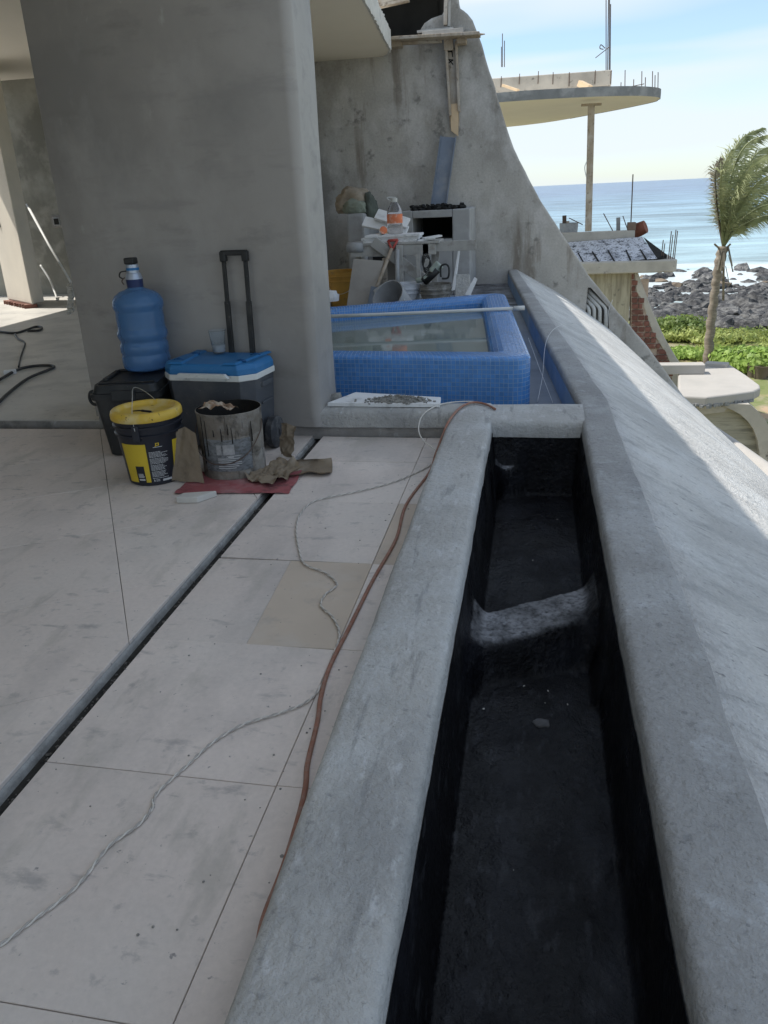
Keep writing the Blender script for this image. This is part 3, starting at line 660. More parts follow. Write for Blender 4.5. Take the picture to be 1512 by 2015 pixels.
for k in range(26):
    p = Yp(140+random.uniform(-3, 4), 560+k*2.2+random.uniform(-3, 3), 4.52); MBr.box((p.x-.005, p.y, p.z), (.02, .02, .022), Matrix.Rotation(random.random()*3, 3, 'X') @ Matrix.Rotation(random.random()*3, 3, 'Z'))
MBr.build('crumbled_edge', m_stone, pw, world=True)
def floor_cable(name, label, pix, r, mat, z=.0):
    pts = smooth_path([Z(x, y, z+r) if len(t_) == 0 else Z(x, y, t_[0]) for (x, y, *t_) in pix], 6)
    return tag(MB().tube(pts, r, 8).build(name, mat, smooth=True), label, 'cable')
floor_cable('power_cable', 'black cable with a loop lying near the sunlit strip of floor', [(-20, 650), (10, 654), (32, 655), (50, 650), (70, 643), (82, 644), (78, 650), (55, 651)], .012, m_blackpl, .028)
floor_cable('power_cable', 'dark cable curving in a wide arc across the left room floor', [(-10, 800), (15, 775), (55, 745), (95, 728), (107, 722), (98, 719), (70, 720), (42, 725), (20, 735), (-5, 750)], .011, m_blackpl, .028)
floor_cable('power_cable', 'thin dark cable trailing from the loop to the taped joint', [(30, 657), (36, 666), (49, 674), (45, 690), (40, 705), (37, 722)], .008, m_blackpl, .028)
p = Z(20, 732, .04)
j = MB().box(p, (.09, .05, .035), Matrix.Rotation(.5, 3, 'Z')).build('plug_joint', m_white, bevel=.008); tag(j, 'pale taped plug joint on the dark floor cable', 'plug')
sw = thing('added_side_wall', 'unseen grey side wall added to dim the left of the room', 'wall', (-9.7, 1, 0))
MB().span((-9.9, -5, -.1), (-9.62, 7.9, 2.852)).build('render_coat', m_fin, sw, world=True)  # unseen wall, added to cut the light coming in from the left

# ------------------------------------------------------------------ things by the plaster wall
# black storage bin
bn = thing('storage_bin', 'black plastic storage bin with lid under the blue water jug', 'bin', (-2.035, 3.835, 0), R(10))
def taper(w0, d0, w1, d1, h, r, n=5, z0=0):
    secs = []
    for t in (0, .03, .1, .35, .65, 1):
        ww, dd = w0+(w1-w0)*t, d0+(d1-d0)*t; ins = .012*(1-min(1, t/.03)) if t < .03 else 0
        secs.append([(x, y, z0+h*t) for x, y in rrect(-ww/2+ins, ww/2-ins, -dd/2+ins, dd/2-ins, r, n)])
    return MB().loft(secs, closed=True, caps=True)
taper(.27, .38, .325, .44, .305, .035).build('body', m_blackpl, bn, smooth=True, sharp=40)
taper(.350, .465, .355, .470, .032, .04, z0=.303).build('rim', m_blackpl, bn, smooth=True, sharp=40)
ld = taper(.335, .445, .315, .42, .038, .04, z0=.335).build('lid', m_blackpl, bn, smooth=True, sharp=40)
MB().span((-.14, .13, .373), (.14, .17, .383)).build('lid_rib', m_blackpl, ld, bevel=.004); MB().span((-.14, -.17, .373), (.14, -.15, .381)).build('lid_rib', m_blackpl, ld, bevel=.004)
MB().span((-.14, -.10, .373), (-.115, .12, .388)).build('lid_rib', m_blackpl, ld, bevel=.004)
MB().tube(smooth_path([(-.17, -.12, .33), (-.205, -.12, .325), (-.215, -.12, .29), (-.20, -.12, .262), (-.165, -.12, .262)]), .008, 8).build('handle', m_blackpl, bn, smooth=True)
MB().span((-.06, -.243, .30), (.06, -.228, .352)).build('latch', m_blackpl, bn, bevel=.004)
# jug
jg = thing('water_jug', 'translucent blue water jug with hand pump standing on black bin', 'water jug', (-2.02, 3.955, .388))
pf = [(.001, .0), (.105, .0), (.128, .006), (.140, .022), (.143, .045), (.143, .085), (.139, .094), (.139, .102), (.144, .112), (.144, .152), (.139, .163), (.135, .172), (.141, .186), (.149, .205), (.149, .228), (.141, .243), (.139, .258), (.141, .31), (.139, .345), (.139, .352), (.147, .366), (.150, .388), (.146, .41), (.130, .437), (.100, .459), (.066, .470), (.048, .479), (.046, .492), (.046, .515)]
pf = [(r_*.94, z_) for r_, z_ in pf]
MB().lathe(pf, seg=40).build('body', m_jug, jg, smooth=True)
MB().lathe([(.0445, .478), (.046, .53), (.040, .532), (.040, .478)], seg=24).build('neck', M('dark blue neck', (.02, .035, .11), .4, .1, 10, 0), jg, smooth=True, sharp=40)
pm = MB().lathe([(.047, .528), (.039, .56), (.034, .563), (.034, .61), (.001, .612)], seg=24).build('pump', M('dull aluminium', (.42, .47, .56), .35, .1, 20, .05, 60, metal=.5), jg, smooth=True, sharp=40)
MB().lathe([(.0355, .578), (.0355, .592), (.034, .592), (.034, .578)], seg=24).build('pump_ring', m_coolblue, pm, smooth=True, sharp=40)
MB().span((-.034, -.030, .612), (.026, .030, .648)).build('pump_button', m_blackpl, pm, bevel=.008)
MB().tube(smooth_path([(-.03, -.02, .575), (-.062, -.025, .57), (-.075, -.02, .545), (-.06, -.01, .53)]), .004, 6).build('pump_spout', m_blackpl, pm, smooth=True)
MB().tube(smooth_path([(-.04, -.03, .54), (-.06, -.03, .52), (-.05, -.03, .50)]), .003, 6).build('wire_hook', m_rust, jg, smooth=True)
jg.scale = (.92, .92, .875)
# cooler
cl = thing('cooler', 'grey wheeled cooler with blue lid, white trim and raised black handle', 'cooler', (-1.578, 3.862, 0), R(-7.5))
W_, D_ = .515, .335
def chamf(w_, d_, c): x, y = w_/2, d_/2; return [(x-c, y), (-x+c, y), (-x, y-c), (-x, -y+c), (-x+c, -y), (x-c, -y), (x, -y+c), (x, y-c)]
secs = [[(x*s_, y*s_, z) for x, y in chamf(W_, D_, .06)] for s_, z in ((.86, .03), (.885, .036), (.93, .2), (.975, .375))]
bd = MB().loft(secs, closed=True, caps=True).build('body', m_darkgrey, cl, bevel=.008)
MB().loft([[(x*s_, y*s_, z) for x, y in chamf(W_, D_, .065)] for s_, z in ((1.0, .374), (1.01, .377), (1.01, .402), (1.0, .404))], closed=True, caps=True).build('trim', m_coolwhite, cl, bevel=.003)
ld = MB().loft([[(x*s_, y*s_, z) for x, y in chamf(W_*1.005, D_*1.005, .07)] for s_, z in ((1.0, .403), (1.0, .432), (.965, .452), (.92, .458))], closed=True, caps=True).build('lid', m_coolblue, cl, bevel=.006)
MB().prismy([(-.135, .3985), (.155, .3985), (.135, .418), (-.12, .418)], -.2075, -.186).build('lid_lip', m_coolwhite, ld)
for sx in (-1, 1):
    MB().add([(sx*.19+.03, .17, .457), (sx*.205-.02, .17, .457), (.15*sx-.045, -.165, .457), (.15*sx+.035, -.165, .457), (sx*.19+.02, .165, .466), (sx*.205-.01, .165, .466), (.15*sx-.035, -.155, .466), (.15*sx+.025, -.155, .466)],
        [(4, 5, 6, 7), (0, 1, 5, 4), (1, 2, 6, 5), (2, 3, 7, 6), (3, 0, 4, 7)]).build('lid_panel', m_coolblue, ld, recalc=True)
    for y_ in (-.09, .07):
        MB().tube([(sx*.175-.028, y_, .463), (sx*.175, y_, .466), (sx*.175+.028, y_-.006, .464)], [.003, .009, .006], 8).build('cup_grip', M('lid recess blue', (.010, .07, .19), .5, .05, 5, 0), ld, smooth=True)
# side handle recess on the right side
s_ = .235*.95
MB().prism([(0.241, -.05), (0.262, -.045), (0.262, .07), (0.241, .075)], .325, .352).build('grip', m_darkgrey, cl, bevel=.004)
MB().add([(.2390, -.035, .25), (.2390, .06, .25), (.2450, .06, .325), (.2450, -.035, .325)], [(0, 1, 2, 3)]).build('grip_recess', m_blackpl, cl)
MB().prism([(0.232, -.045), (0.251, -.045), (0.251, .07), (0.232, .07)], .235, .25).build('grip', m_darkgrey, cl, bevel=.003)
for sx in (-1, 1):
    wh = MB().lathe([(.018, -.022), (.072, -.022), (.082, -.016), (.082, .016), (.072, .022), (.018, .022)], (0, 0, 0), 28, Matrix.Rotation(R(90), 3, 'Y')).build('wheel', M('worn rubber wheel', (.035, .037, .042), .7, .2, 12, .2, 60, stains=(((.12, .12, .12, .7), 20, .5, .64, U),)), cl, smooth=True, sharp=40); wh.location = (sx*.258+.022, -.005, .082)
    MB().lathe([(.001, -.016), (.045, -.016), (.05, -.022), (.05, .022), (.045, .016), (.001, .016)], (0, 0, 0), 20, Matrix.Rotation(R(90), 3, 'Y')).build('hub', m_darkgrey, wh, smooth=True, sharp=40)
hx0, hx1 = -.014, .108
for x in (hx0, hx1):
    MB().bar((x+.01, .150, .36), (x+.018, .153, .72), .028, .018, (0, 1, 0)).bar((x+.018, .153, .70), (x+.024, .155, .95), .021, .014, (0, 1, 0)).build('handle_post', m_blackpl, cl, bevel=.003)
MB().bar((hx0+.012, .155, .957), (hx1+.036, .155, .957), .028, .026, (0, 0, 1)).box((hx0+.024, .155, .94), (.034, .03, .05)).box((hx1+.024, .155, .94), (.034, .03, .05)).build('handle_grip', m_blackpl, cl, bevel=.006)
# cup on the cooler
p = Z(432, 693, .468); p = Vector((-1.60, 3.85, .467)) if abs(p.x+1.6) > .3 else p
cu = thing('plastic_cup', 'clear plastic cup standing on the blue cooler lid', 'cup', (p.x, p.y, .467))
MB().lathe([(.0005, .001), (.031, .001), (.044, .112), (.0455, .114), (.0445, .115), (.0425, .112), (.0296, .004), (.0005, .004)], seg=28).build('wall', m_cup, cu, smooth=True)
MB().lathe([(.0005, .0045), (.0300, .0045), (.0345, .040), (.0005, .0405)], seg=24).build('ice', M('cloudy ice', (.75, .78, .82), .4, .1, 40, .3, 80, trans=.4), cu, smooth=True)
# yellow lidded bucket
bk = thing('lidded_bucket', 'black and yellow plastic bucket with yellow lid', 'bucket', (-1.735, 3.315, 0))
def rb_(z): return .122+.030*z/.32
MB().lathe([(.001, .002), (rb_(0)-.008, .0), (rb_(0), .008), (rb_(.2), .2), (rb_(.235), .235), (rb_(.236)+.008, .236), (rb_(.25)+.008, .244), (rb_(.25)+.001, .248), (rb_(.272)+.001, .272), (rb_(.274)+.009, .274), (rb_(.28)+.009, .282), (rb_(.29)+.001, .286), (rb_(.318)+.002, .318)], seg=48).build('body', m_navy, bk, smooth=True, sharp=35)
lid = MB().lathe([(.001, .327), (.118, .327), (.124, .331), (.128, .341), (.136, .346), (.150, .344), (.157, .338), (.1605, .326), (.1605, .308), (.158, .304), (.152, .306)], seg=48).build('lid', m_yellow, bk, smooth=True, sharp=50)
def patch(z0, z1, a0, a1, off=.0011, n=10, c_=None):
    s_ = []
    for z in (z0, z1):
        s_.append([((rb_(z)+off)*math.cos(R(a0+(a1-a0)*k/n)), (rb_(z)+off)*math.sin(R(a0+(a1-a0)*k/n)), z) for k in range(n+1)])
    return s_
fa = -62     # direction of the printed text seam towards the camera
pn = MB()
for (z0, z1, a0, a1) in ((.10, .205, fa-64, fa-12), (.02, .10, fa-64, fa-40), (.02, .10, fa-22, fa-12), (.02, .205, fa+40, fa+100)): pn.loft(patch(z0, z1, a0, a1))
pn.build('yellow_print', m_yprint, bk, smooth=True)
pt = MB()
z = .172
for k in range(24):
    z -= .0058 if k % 5 else .0085
    if z < .035: break
    a = fa-8
    end = fa-8+random.uniform(20, 36)
    while a < end:
        l = random.uniform(1.5, 5); pt.loft(patch(z, z+.0026, a, min(end, a+l), .0011, 3)); a += l+.7
pt.loft(patch(.020, .030, fa+12, fa+32, .0011, 4)); pt.loft(patch(.022, .032, fa-6, fa-4, .0011, 2)); pt.loft(patch(.0225, .025, fa-2, fa+6, .0011, 2)); pt.loft(patch(.0285, .031, fa-2, fa+6, .0011, 2))
pt.loft(patch(.186, .1885, fa+1, fa+18, .0011, 4)); pt.loft(patch(.0300, .0375, fa-37, fa-24, .0011, 3))
for zz in (.044, .049, .054, .060): pt.loft(patch(zz, zz+.003, fa-37, fa-27+random.uniform(0, 3), .0011, 3))
pt.build('text_print', m_wprint, bk, smooth=True)['kind'] = 'stuff'
lg = MB()
for (z0, z1, a0, a1) in ((.194, .197, fa+6, fa+12.5), (.204, .207, fa+6, fa+12.5), (.197, .204, fa+6, fa+7.6), (.197, .204, fa+10.9, fa+12.5), (.191, .194, fa+4.4, fa+7.5)): lg.loft(patch(z0, z1, a0, a1, .0012, 3))
lg.build('logo', m_yprint, bk, smooth=True)
hb = Vector((.010, -.155, .262)); 
MB().box((.012, -.150, .258), (.034, .018, .075), Matrix.Rotation(.08, 3, 'Z')).build('bail_ear', m_navy, bk, bevel=.005)
MB().tube(smooth_path([(.016, -.162, .272), (.002, -.14, .33), (-.02, -.07, .40), (-.042, 0.0, .432), (-.030, .07, .40), (-.008, .14, .33), (.0, .158, .275)]), .0014, 6).build('bail', m_wire, bk, smooth=True)
MB().tube(smooth_path([(-.055, -.02, .3275), (-.02, -.012, .328), (.0, -.022, .328), (.03, -.03, .328), (.05, -.045, .3275)]), [.003]*1+[.005]*8+[.008]*12+[.005]*4, 5).build('tar_smear', m_char, lid, smooth=True)
# crusted pail
pa = thing('paint_pail', 'battered steel paint pail crusted with black drips and stained label', 'pail', (-1.385, 3.435, 0))
MB().lathe([(.001, .004), (.140, .004), (.146, .0), (.148, .006), (.146, .012), (.1465, .06), (.1475, .11), (.1455, .113), (.1475, .116), (.1485, .20), (.147, .203), (.149, .206), (.150, .298), (.153, .303), (.153, .310), (.149, .311)], seg=48, wob=lambda q: q*(1+.006*noise.noise(q*14))).build('body', m_paild, pa, smooth=True, sharp=50)
MB().lathe([(.149, .3105), (.1465, .30), (.144, .10), (.001, .10)], seg=40).build('inside', m_pailin, pa, smooth=True)
pl_ = MB()
def ppatch(z0, z1, a0, a1, off, n=8): return [[((.1485+off)*math.cos(R(a0+(a1-a0)*k/n)), (.1485+off)*math.sin(R(a0+(a1-a0)*k/n)), z) for k in range(n+1)] for z in (z0, z1)]
pl_.loft(ppatch(.045, .195, -125, -35, .0016)).build('label', m_paillab, pa, smooth=True)
pl2 = MB()
for (z0, z1, a0, a1) in ((.125, .172, -86, -66), (.125, .172, -98, -89), (.116, .121, -80, -55)): pl2.loft(ppatch(z0, z1, a0, a1, .0026, 4))
pl2.build('label_panel', M('grubby label panel', (.30, .30, .30), .8, .3, 30, .2, 60), pa, smooth=True)
pl3 = MB()
for k in range(6): pl3.loft(ppatch(.060+k*.009, .063+k*.009, -97, -97+random.uniform(25, 42), .0026, 4))
pl3.loft(ppatch(.112, .116, -78, -68, .0027, 3)).build('label_text', m_wprint, pa, smooth=True)
dp = MB()
for k in range(9):
    a = R(random.uniform(-170, 20)); zt = random.uniform(.24, .312); ln = random.uniform(.03, .2); r = .1505
    dp.tube([((r)*math.cos(a), r*math.sin(a), zt), ((r+.0005)*math.cos(a+.01), (r+.0005)*math.sin(a+.01), zt-ln*.6), ((r-.001)*math.cos(a+.005), (r-.001)*math.sin(a+.005), zt-ln)], [.0013, .0022, .003], 5)
dp.build('tar_drips', m_pailin, pa, smooth=True)['kind'] = 'stuff'
MB().tube(smooth_path([(-.152, -.01, .255), (-.160, -.05, .19), (-.128, -.105, .13), (-.05, -.152, .085), (.05, -.155, .09), (.12, -.115, .13), (.152, -.03, .20), (.153, .01, .255)]), .0024, 6).build('bail', m_rust, pa, smooth=True)
def crumple(name, mat, size, n, amp, freq, seed, shape=None, parent=None):
    s_ = []; n *= 3
    for j in range(n+1):
        row = []
        for i in range(n+1):
            x = (i/n-.5)*size[0]; y = (j/n-.5)*size[1]; p = Vector((x, y, 0))
            q = Vector((x*freq+seed, y*freq, seed*.7))
            f = noise.noise_vector(q)*amp
            vd = noise.voronoi(q*.9)[0]; vd2 = noise.voronoi(q*2.3)[0]
            z = abs(f.z)*.6+.75*amp*(vd[1]-vd[0])+.35*amp*(vd2[1]-vd2[0]); row.append(Vector((x+f.x*.5, y+f.y*.5, z+.002)))
        s_.append(row)
    mb = MB().loft(s_)
    if shape: mb.v = [shape(p) for p in mb.v]
    return mb
rg = crumple('r', m_rag, (.15, .12), 10, .03, 11, 3.3, lambda p: Vector((p.x, p.y, .25+p.z*1.6-3.2*(p.x**2+p.y**2))))
tag(rg.build('stained_rag', m_rag, smooth=True, loc=(-1.43, 3.42, .06)), 'crumpled brown and white stained rag sticking out of the pail', 'rag')
# red paper under the pail
c_ = Z(505, 958, 0)
rp_ = crumple('x', m_red, (.52, .30), 26, .013, 7, 1.1, lambda p: Vector((p.x, p.y, max(.001, p.z*.9-.002))))
o = rp_.build('red_paper', m_red, smooth=True, loc=(-1.30, 3.265, .0015)); o.rotation_euler = (0, 0, R(4)); tag(o, 'flattened red cement bag paper under the paint pail', 'paper')
# kraft scrap leaning between bucket and pail
def lean(p):    # sheet standing up, curved round the pail
    u = p.x/.15; v = (p.y/.24+.5)
    wd = (1-.55*v)
    return Vector((-.06+.135*u*wd+.04*v, -.05-.06*abs(u+.2)*.5+p.z*.5+.055*v, .005+.245*v*(1-.10*abs(u))))
o = crumple('x', m_card, (.15*2, .24), 16, .016, 9, 5.2, lean).build('paper_scrap', m_card, smooth=True, loc=(-1.530, 3.30, .004)); tag(o, 'stiff dusty paper scrap standing between the two buckets', 'paper')
# torn kraft bag to the right of the pail
def roll(p):
    a = p.y/.15*math.pi*.46+.25; r = .048+.012*noise.noise(Vector((p.x*14, p.y*9, 4)))+.004*math.sin(p.x*31+p.y*20)
    return Vector((p.x, -.0+math.sin(a)*r*1.35+p.z*.25, .055-math.cos(a)*r+abs(p.z)*.3-.006))
o = crumple('x', m_card, (.27, .30), 22, .022, 9, 9.4, lambda p: (lambda q: Vector((q.x, q.y*1.35, max(.003, q.z*.62))))(roll(p))).build('torn_bag', m_card, smooth=True, loc=(-1.045, 3.42, 0)); o.rotation_euler = (0, 0, R(14)); tag(o, 'rolled torn kraft cement bag lying on the pavers beside pail', 'paper bag')
o = crumple('x', m_card, (.20, .24), 16, .05, 12, 2.4, lambda p: Vector((p.x-.02*p.y, p.y*.9, p.z*.9+.001+.34*max(0, p.y-.01)))).build('crumpled_paper', m_card, smooth=True, loc=(-1.165, 3.33, .006)); o.rotation_euler = (0, 0, R(-38)); tag(o, 'crumpled kraft paper lump leaning on the right of the pail', 'paper')
o = crumple('x', m_card, (.12, .18), 12, .035, 13, 7.7, lambda p: Vector((p.x*.8, p.z, (p.y+.09)*.95+.004))).build('kraft_flap', m_card, smooth=True, loc=(-1.205, 3.63, 0)); o.rotation_euler = (R(-12), 0, R(-30)); tag(o, 'curled kraft paper flap standing between pail and cooler wheel', 'paper')
p = Z(385, 985, 0)
o = MB().prism([(-.075, -.03), (.02, -.035), (.085, .045), (-.06, .025)], 0, .028).build('stone_offcut', m_stone, loc=(p.x, p.y, .0005), bevel=.004); o.rotation_euler = (0, 0, R(6)); tag(o, 'pale wedge shaped stone offcut on the pavers before red paper', 'stone')

# board with mortar on the ledge
p = [Z(645, 797, .15), Z(700, 776, .15), Z(868, 786, .15), Z(866, 799, .15)]
bo = thing('marble_board', 'pale stone board with a heap of mortar on the low ledge', 'board', ((p[0]+p[2])/2)*1)
bo.location.z = .139
cx, cy = bo.location.x, bo.location.y
MB().prism([(q_.x-cx, q_.y-cy) for q_ in p], .003, .024).build('slab', m_white, bo, bevel=.002)
hm = MB()
for k in range(420):
    t = random.gauss(0, .33); x = .085+t*.22; hgt = .030*math.exp(-t*t*2.2)
    y = random.gauss(-.005, .026); zz = .026+hgt*max(0, 1-abs(y)/.06)*random.random(); r = random.uniform(.003, .009)
    if abs(x) > .29: continue
    hm.box((x, y-.02, zz), (r*1.7, r*1.3, r), Matrix.Rotation(random.random()*6, 3, 'Z') @ Matrix.Rotation(random.random()*2, 3, 'X'))
hm.lathe([(.16, 0), (.11, .012), (.04, .022), (.001, .026)], (.085, -.02, .0245), 20, Matrix.Diagonal((1, .27, 1)), wob=lambda q: q*(1+.25*noise.noise(q*30)))
hm.build('mortar_heap', m_rubble, bo)['kind'] = 'stuff'
p = Z(655, 782, .15)
o = MB().lathe([(.04, 0), (.036, .02), (.022, .034), (.001, .038)], (0, 0, 0), 9, wob=lambda q: q*(1+.45*noise.noise(q*40))).build('mortar_lump', m_rubble, loc=(p.x+.02, p.y+.0, .138)); tag(o, 'small grey mortar lump at the foot of the rounded wall end', 'mortar')

# cables on the pavers
cabpix = [(-40, 1880), (0, 1860), (60, 1815), (150, 1745), (215, 1665), (270, 1625), (298, 1592), (310, 1560), (370, 1505), (420, 1460), (480, 1425), (560, 1400), (612, 1375), (642, 1330), (656, 1290), (668, 1248), (655, 1215), (632, 1192), (640, 1170), (663, 1150), (640, 1127), (600, 1110), (588, 1080), (583, 1040), (592, 1010), (622, 985), (700, 968), (770, 950), (830, 925), (862, 906)]
base = smooth_path([Z(x, y, .0052) for x, y in cabpix], 14)
ec = thing('twisted_cable', 'twisted pale two strand cable winding across the stone pavers', 'cable', (base[0].x, base[0].y, 0))
acc = 0; st = [[], []]
pts = []
for i in range(len(base)-1):      # resample
    n_ = max(1, int((base[i+1]-base[i]).length/.006))
    for k in range(n_): pts.append(base[i].lerp(base[i+1], k/n_))
for i, p in enumerate(pts):
    d_ = (pts[min(i+1, len(pts)-1)]-pts[max(i-1, 0)]).normalized(); s__ = d_.cross(Vector((0, 0, 1))).normalized()
    if i: acc += (pts[i]-pts[i-1]).length
    a = acc/.046*2*math.pi
    for k in (0, 1):
        aa = a+k*math.pi; st[k].append(p+s__*math.cos(aa)*.0022+Vector((0, 0, math.sin(aa)*.0019)))
for k in (0, 1): MB().tube(st[k], .0021, 6).build('strand', (m_strand, m_strand2)[k], ec, smooth=True, world=True)
floor_cable('extension_cord', 'orange brown extension cord running along the left planter curb', [(497, 1960), (505, 1900), (513, 1835), (525, 1790), (560, 1700), (590, 1600), (602, 1545), (606, 1500), (625, 1420), (632, 1370), (650, 1310), (690, 1230), (735, 1140), (780, 1060), (800, 992), (845, 930), (858, 893, .05), (872, 855, .11), (884, 828, .150), (905, 803, .150), (930, 792, .150), (955, 795, .148), (975, 805, .146)], .0062, m_cord)
floor_cable('thin_cable', 'thin pale cable looping up from the pavers onto the ledge', [(862, 906, .005), (865, 893, .02), (850, 880, .03), (832, 865, .05), (824, 845, .075), (830, 820, .12), (850, 803, .148), (880, 793, .147), (925, 790, .147), (960, 795, .147)], .0035, m_strand)
# strings beside the tub
tag(MB().tube(smooth_path([Z(1130, 637, .155), Z(1110, 638, .155), Z(1090, 648, .155), Z(1078, 665, .148), Z(1072, 690, .10), Z(1068, 740, .02), Z(1058, 790, -.04)]), .0022, 5).build('string', m_string, smooth=True), 'loose white string hanging over the parapet beside the tub', 'string')
tag(MB().tube([Z(1040, 665, .10), Z(1062, 725, .04), Z(1088, 792, -.03)], .0016, 5).build('string', m_string, smooth=True), 'taut thin white string running down beside the tub corner', 'string')
tag(MB().tube(smooth_path([Yp(1206, 590, YF-.02), Yp(1198, 612, YF-.03), Yp(1196, 645, YF-.03)]), .004, 5).build('string', m_string, smooth=True), 'short white string tied to the curved wall edge by pipes', 'string')
p = Z(1005, 522, .15)
rk = MB()
for k in range(5): rk.lathe([(.06, 0), (.05, .05), (.02, .08), (.001, .085)], (p.x+random.uniform(-.08, .08), p.y-.15+random.uniform(-.15, .1), .138), 8, wob=lambda q: q*(1+.5*noise.noise(q*20+Vector((k, 0, 0)))))
tag(rk.build('rubble_heap', m_rag), 'small brown rubble heap where the parapet meets curved wall', 'rubble')

# ------------------------------------------------------------------ work corner behind the tub
RF = -.05
GY = 10.55
def PX(x, y, Y): p = Yp(x, y, Y); return p
gr = thing('grill_counter', 'grey rendered masonry grill with dark firebox against curved wall', 'grill', (-1.1, GY, RF))
a = PX(925, 410, GY); bL = PX(790, 412, GY); o1 = PX(812, 430, GY); o2 = PX(890, 428, GY); o3 = PX(890, 466, GY)
x0, x1, zt = bL.x, a.x, a.z
D2 = YF-.02
MB().span((o2.x, GY, RF), (x1, D2, zt)).build('side_wall', m_smooth, gr, world=True, bevel=.015)
MB().span((x0, GY+.003, RF), (o1.x, D2, zt-.002)).build('side_wall', m_smooth, gr, world=True, bevel=.012)
MB().span((o1.x+.002, GY+.004, o1.z), (o2.x-.002, D2-.01, zt-.003)).build('lintel', m_smooth, gr, world=True, bevel=.008)
MB().span((o1.x+.002, GY+.005, RF), (o2.x-.002, D2-.01, o3.z-.02)).build('front_wall', m_smooth, gr, world=True, bevel=.008)
MB().span((o1.x, D2-.12, o3.z-.05), (o2.x, D2-.05, zt-.05)).span((o1.x+.001, GY+.05, o3.z-.021), (o2.x-.001, D2-.06, o3.z-.012)).build('firebox_lining', m_char, gr, world=True)
sb = MB()
for k in range(130):
    x = random.uniform(x0+.1, x1-.1); sb.box((x, GY+.25+random.gauss(0, .08), zt+abs(random.gauss(0, .02))), (.05, .04, .03), Matrix.Rotation(random.random()*6, 3, 'Z') @ Matrix.Rotation(random.random(), 3, 'X'))
tag(sb.build('charcoal_debris', m_char), 'black charcoal debris heaped on top of the masonry grill', 'debris', kind='stuff')
pi = thing('masonry_pillar', 'low grey rendered pillar left of the work table', 'pillar', (-2.25, 10.2, RF))
a = PX(681, 421, 10.1); b = PX(716, 420, 10.1)
MB().span((a.x, 10.1, RF), (b.x, YF-.02, a.z)).build('block', m_smooth, pi, world=True, bevel=.03)
a2 = PX(690, 500, 10.0)
MB().span((b.x+.003, 10.25, RF), (x0-.003, YF-.02, .52)).build('low_shelf', m_smooth, pi, world=True, bevel=.01)
MB().span((b.x+.06, 10.235, .36), (b.x+.2, 10.26, .47)).build('vent_shade', m_char, pi, world=True)  # near-black block stands in for the shade inside a vent
# bag on pillar
p = PX(698, 418, 10.35)
def blob(name, mat, loc, size, seed, label, cat):
    bm = bmesh.new(); bmesh.ops.create_icosphere(bm, subdivisions=4, radius=1)
    for v in bm.verts:
        n_ = v.co.normalized(); o3 = Vector((seed, seed*.6, 0))
        r_ = 1+.35*noise.noise(n_*1.5+o3)+.16*(1-abs(noise.noise(n_*3.3+o3))*2)+.07*(1-abs(noise.noise(n_*7+o3))*2)
        v.co = Vector((n_.x*r_*size[0], n_.y*r_*size[1], max(-.7, n_.z*r_)*size[2]))
    me = bpy.data.meshes.new(name); bm.to_mesh(me); bm.free(); me.materials.append(mat)
    for p_ in me.polygons: p_.use_smooth = True
    o = bpy.data.objects.new(name, me); COL.objects.link(o); o.location = loc; return tag(o, label, cat)
blob('cement_bag', M('tan bag', (.27, .225, .17), .95, .15, 7, .4, 30, stains=(((.38, .32, .25, .7), 6, .5, .64, U),)), (p.x-.02, p.y+.12, p.z+.11), (.19, .2, .17), 1.7, 'tan crumpled bag lying on top of the grey pillar', 'bag')
blob('cloth_bundle', M('pale green cloth', (.21, .23, .185), .95, .12, 12, .4, 40), (p.x+.03, p.y-.12, p.z+.055), (.13, .1, .09), 4.1, 'pale green cloth bundle in front of the tan bag', 'cloth')
blob('dark_cloth', M('olive dark cloth', (.09, .10, .085), .95, .2, 9, .4, 40), (p.x+.18, p.y+.06, p.z+.0), (.09, .12, .17), 8.3, 'dark olive cloth hanging over the side of the pillar', 'cloth')
# work table
TY = 9.25
tz = PX(780, 478, TY).z
wt = thing('work_table', 'rough trestle table of cement stained boards behind the tub', 'table', (-1.6, TY, RF))
L_, R_ = PX(690, 480, TY).x, PX(858, 480, TY).x
MB().span((L_, TY-.02, tz-.135), (R_, TY+.02, tz-.02)).build('apron', m_woodgrey, wt, world=True, bevel=.004)
MB().span((PX(845, 470, TY).x, TY+.03, tz-.11), (PX(937, 470, TY).x, TY+.06, tz+.0)).build('apron', m_woodgrey, wt, world=True, bevel=.004)
MB().span((L_-.03, TY-.03, tz-.018), (R_+.04, TY+.42, tz+.008)).build('top_board', m_woodgrey, wt, world=True, bevel=.004)
MB().bar(PX(735, 475, TY-.05), PX(832, 548, TY-.05), .115, .03, (0, -1, 0)).build('brace', m_woodgrey, wt, world=True, bevel=.004)
for (u, v, y_) in ((838, 560, TY+.0), (786, 575, TY-.07), (705, 570, TY+.3), (855, 570, TY+.35)):
    q1 = PX(u, 485, y_); MB().span((q1.x-.035, y_-.02, RF), (q1.x+.035, y_+.02, tz-.02)).build('leg', m_woodgrey, wt, world=True, bevel=.004)
MB().tube([PX(684, 487, TY-.01), PX(715, 487, TY-.01)], .055, 12).build('clamp_pipe', m_pvcgrey, wt, world=True, smooth=True)
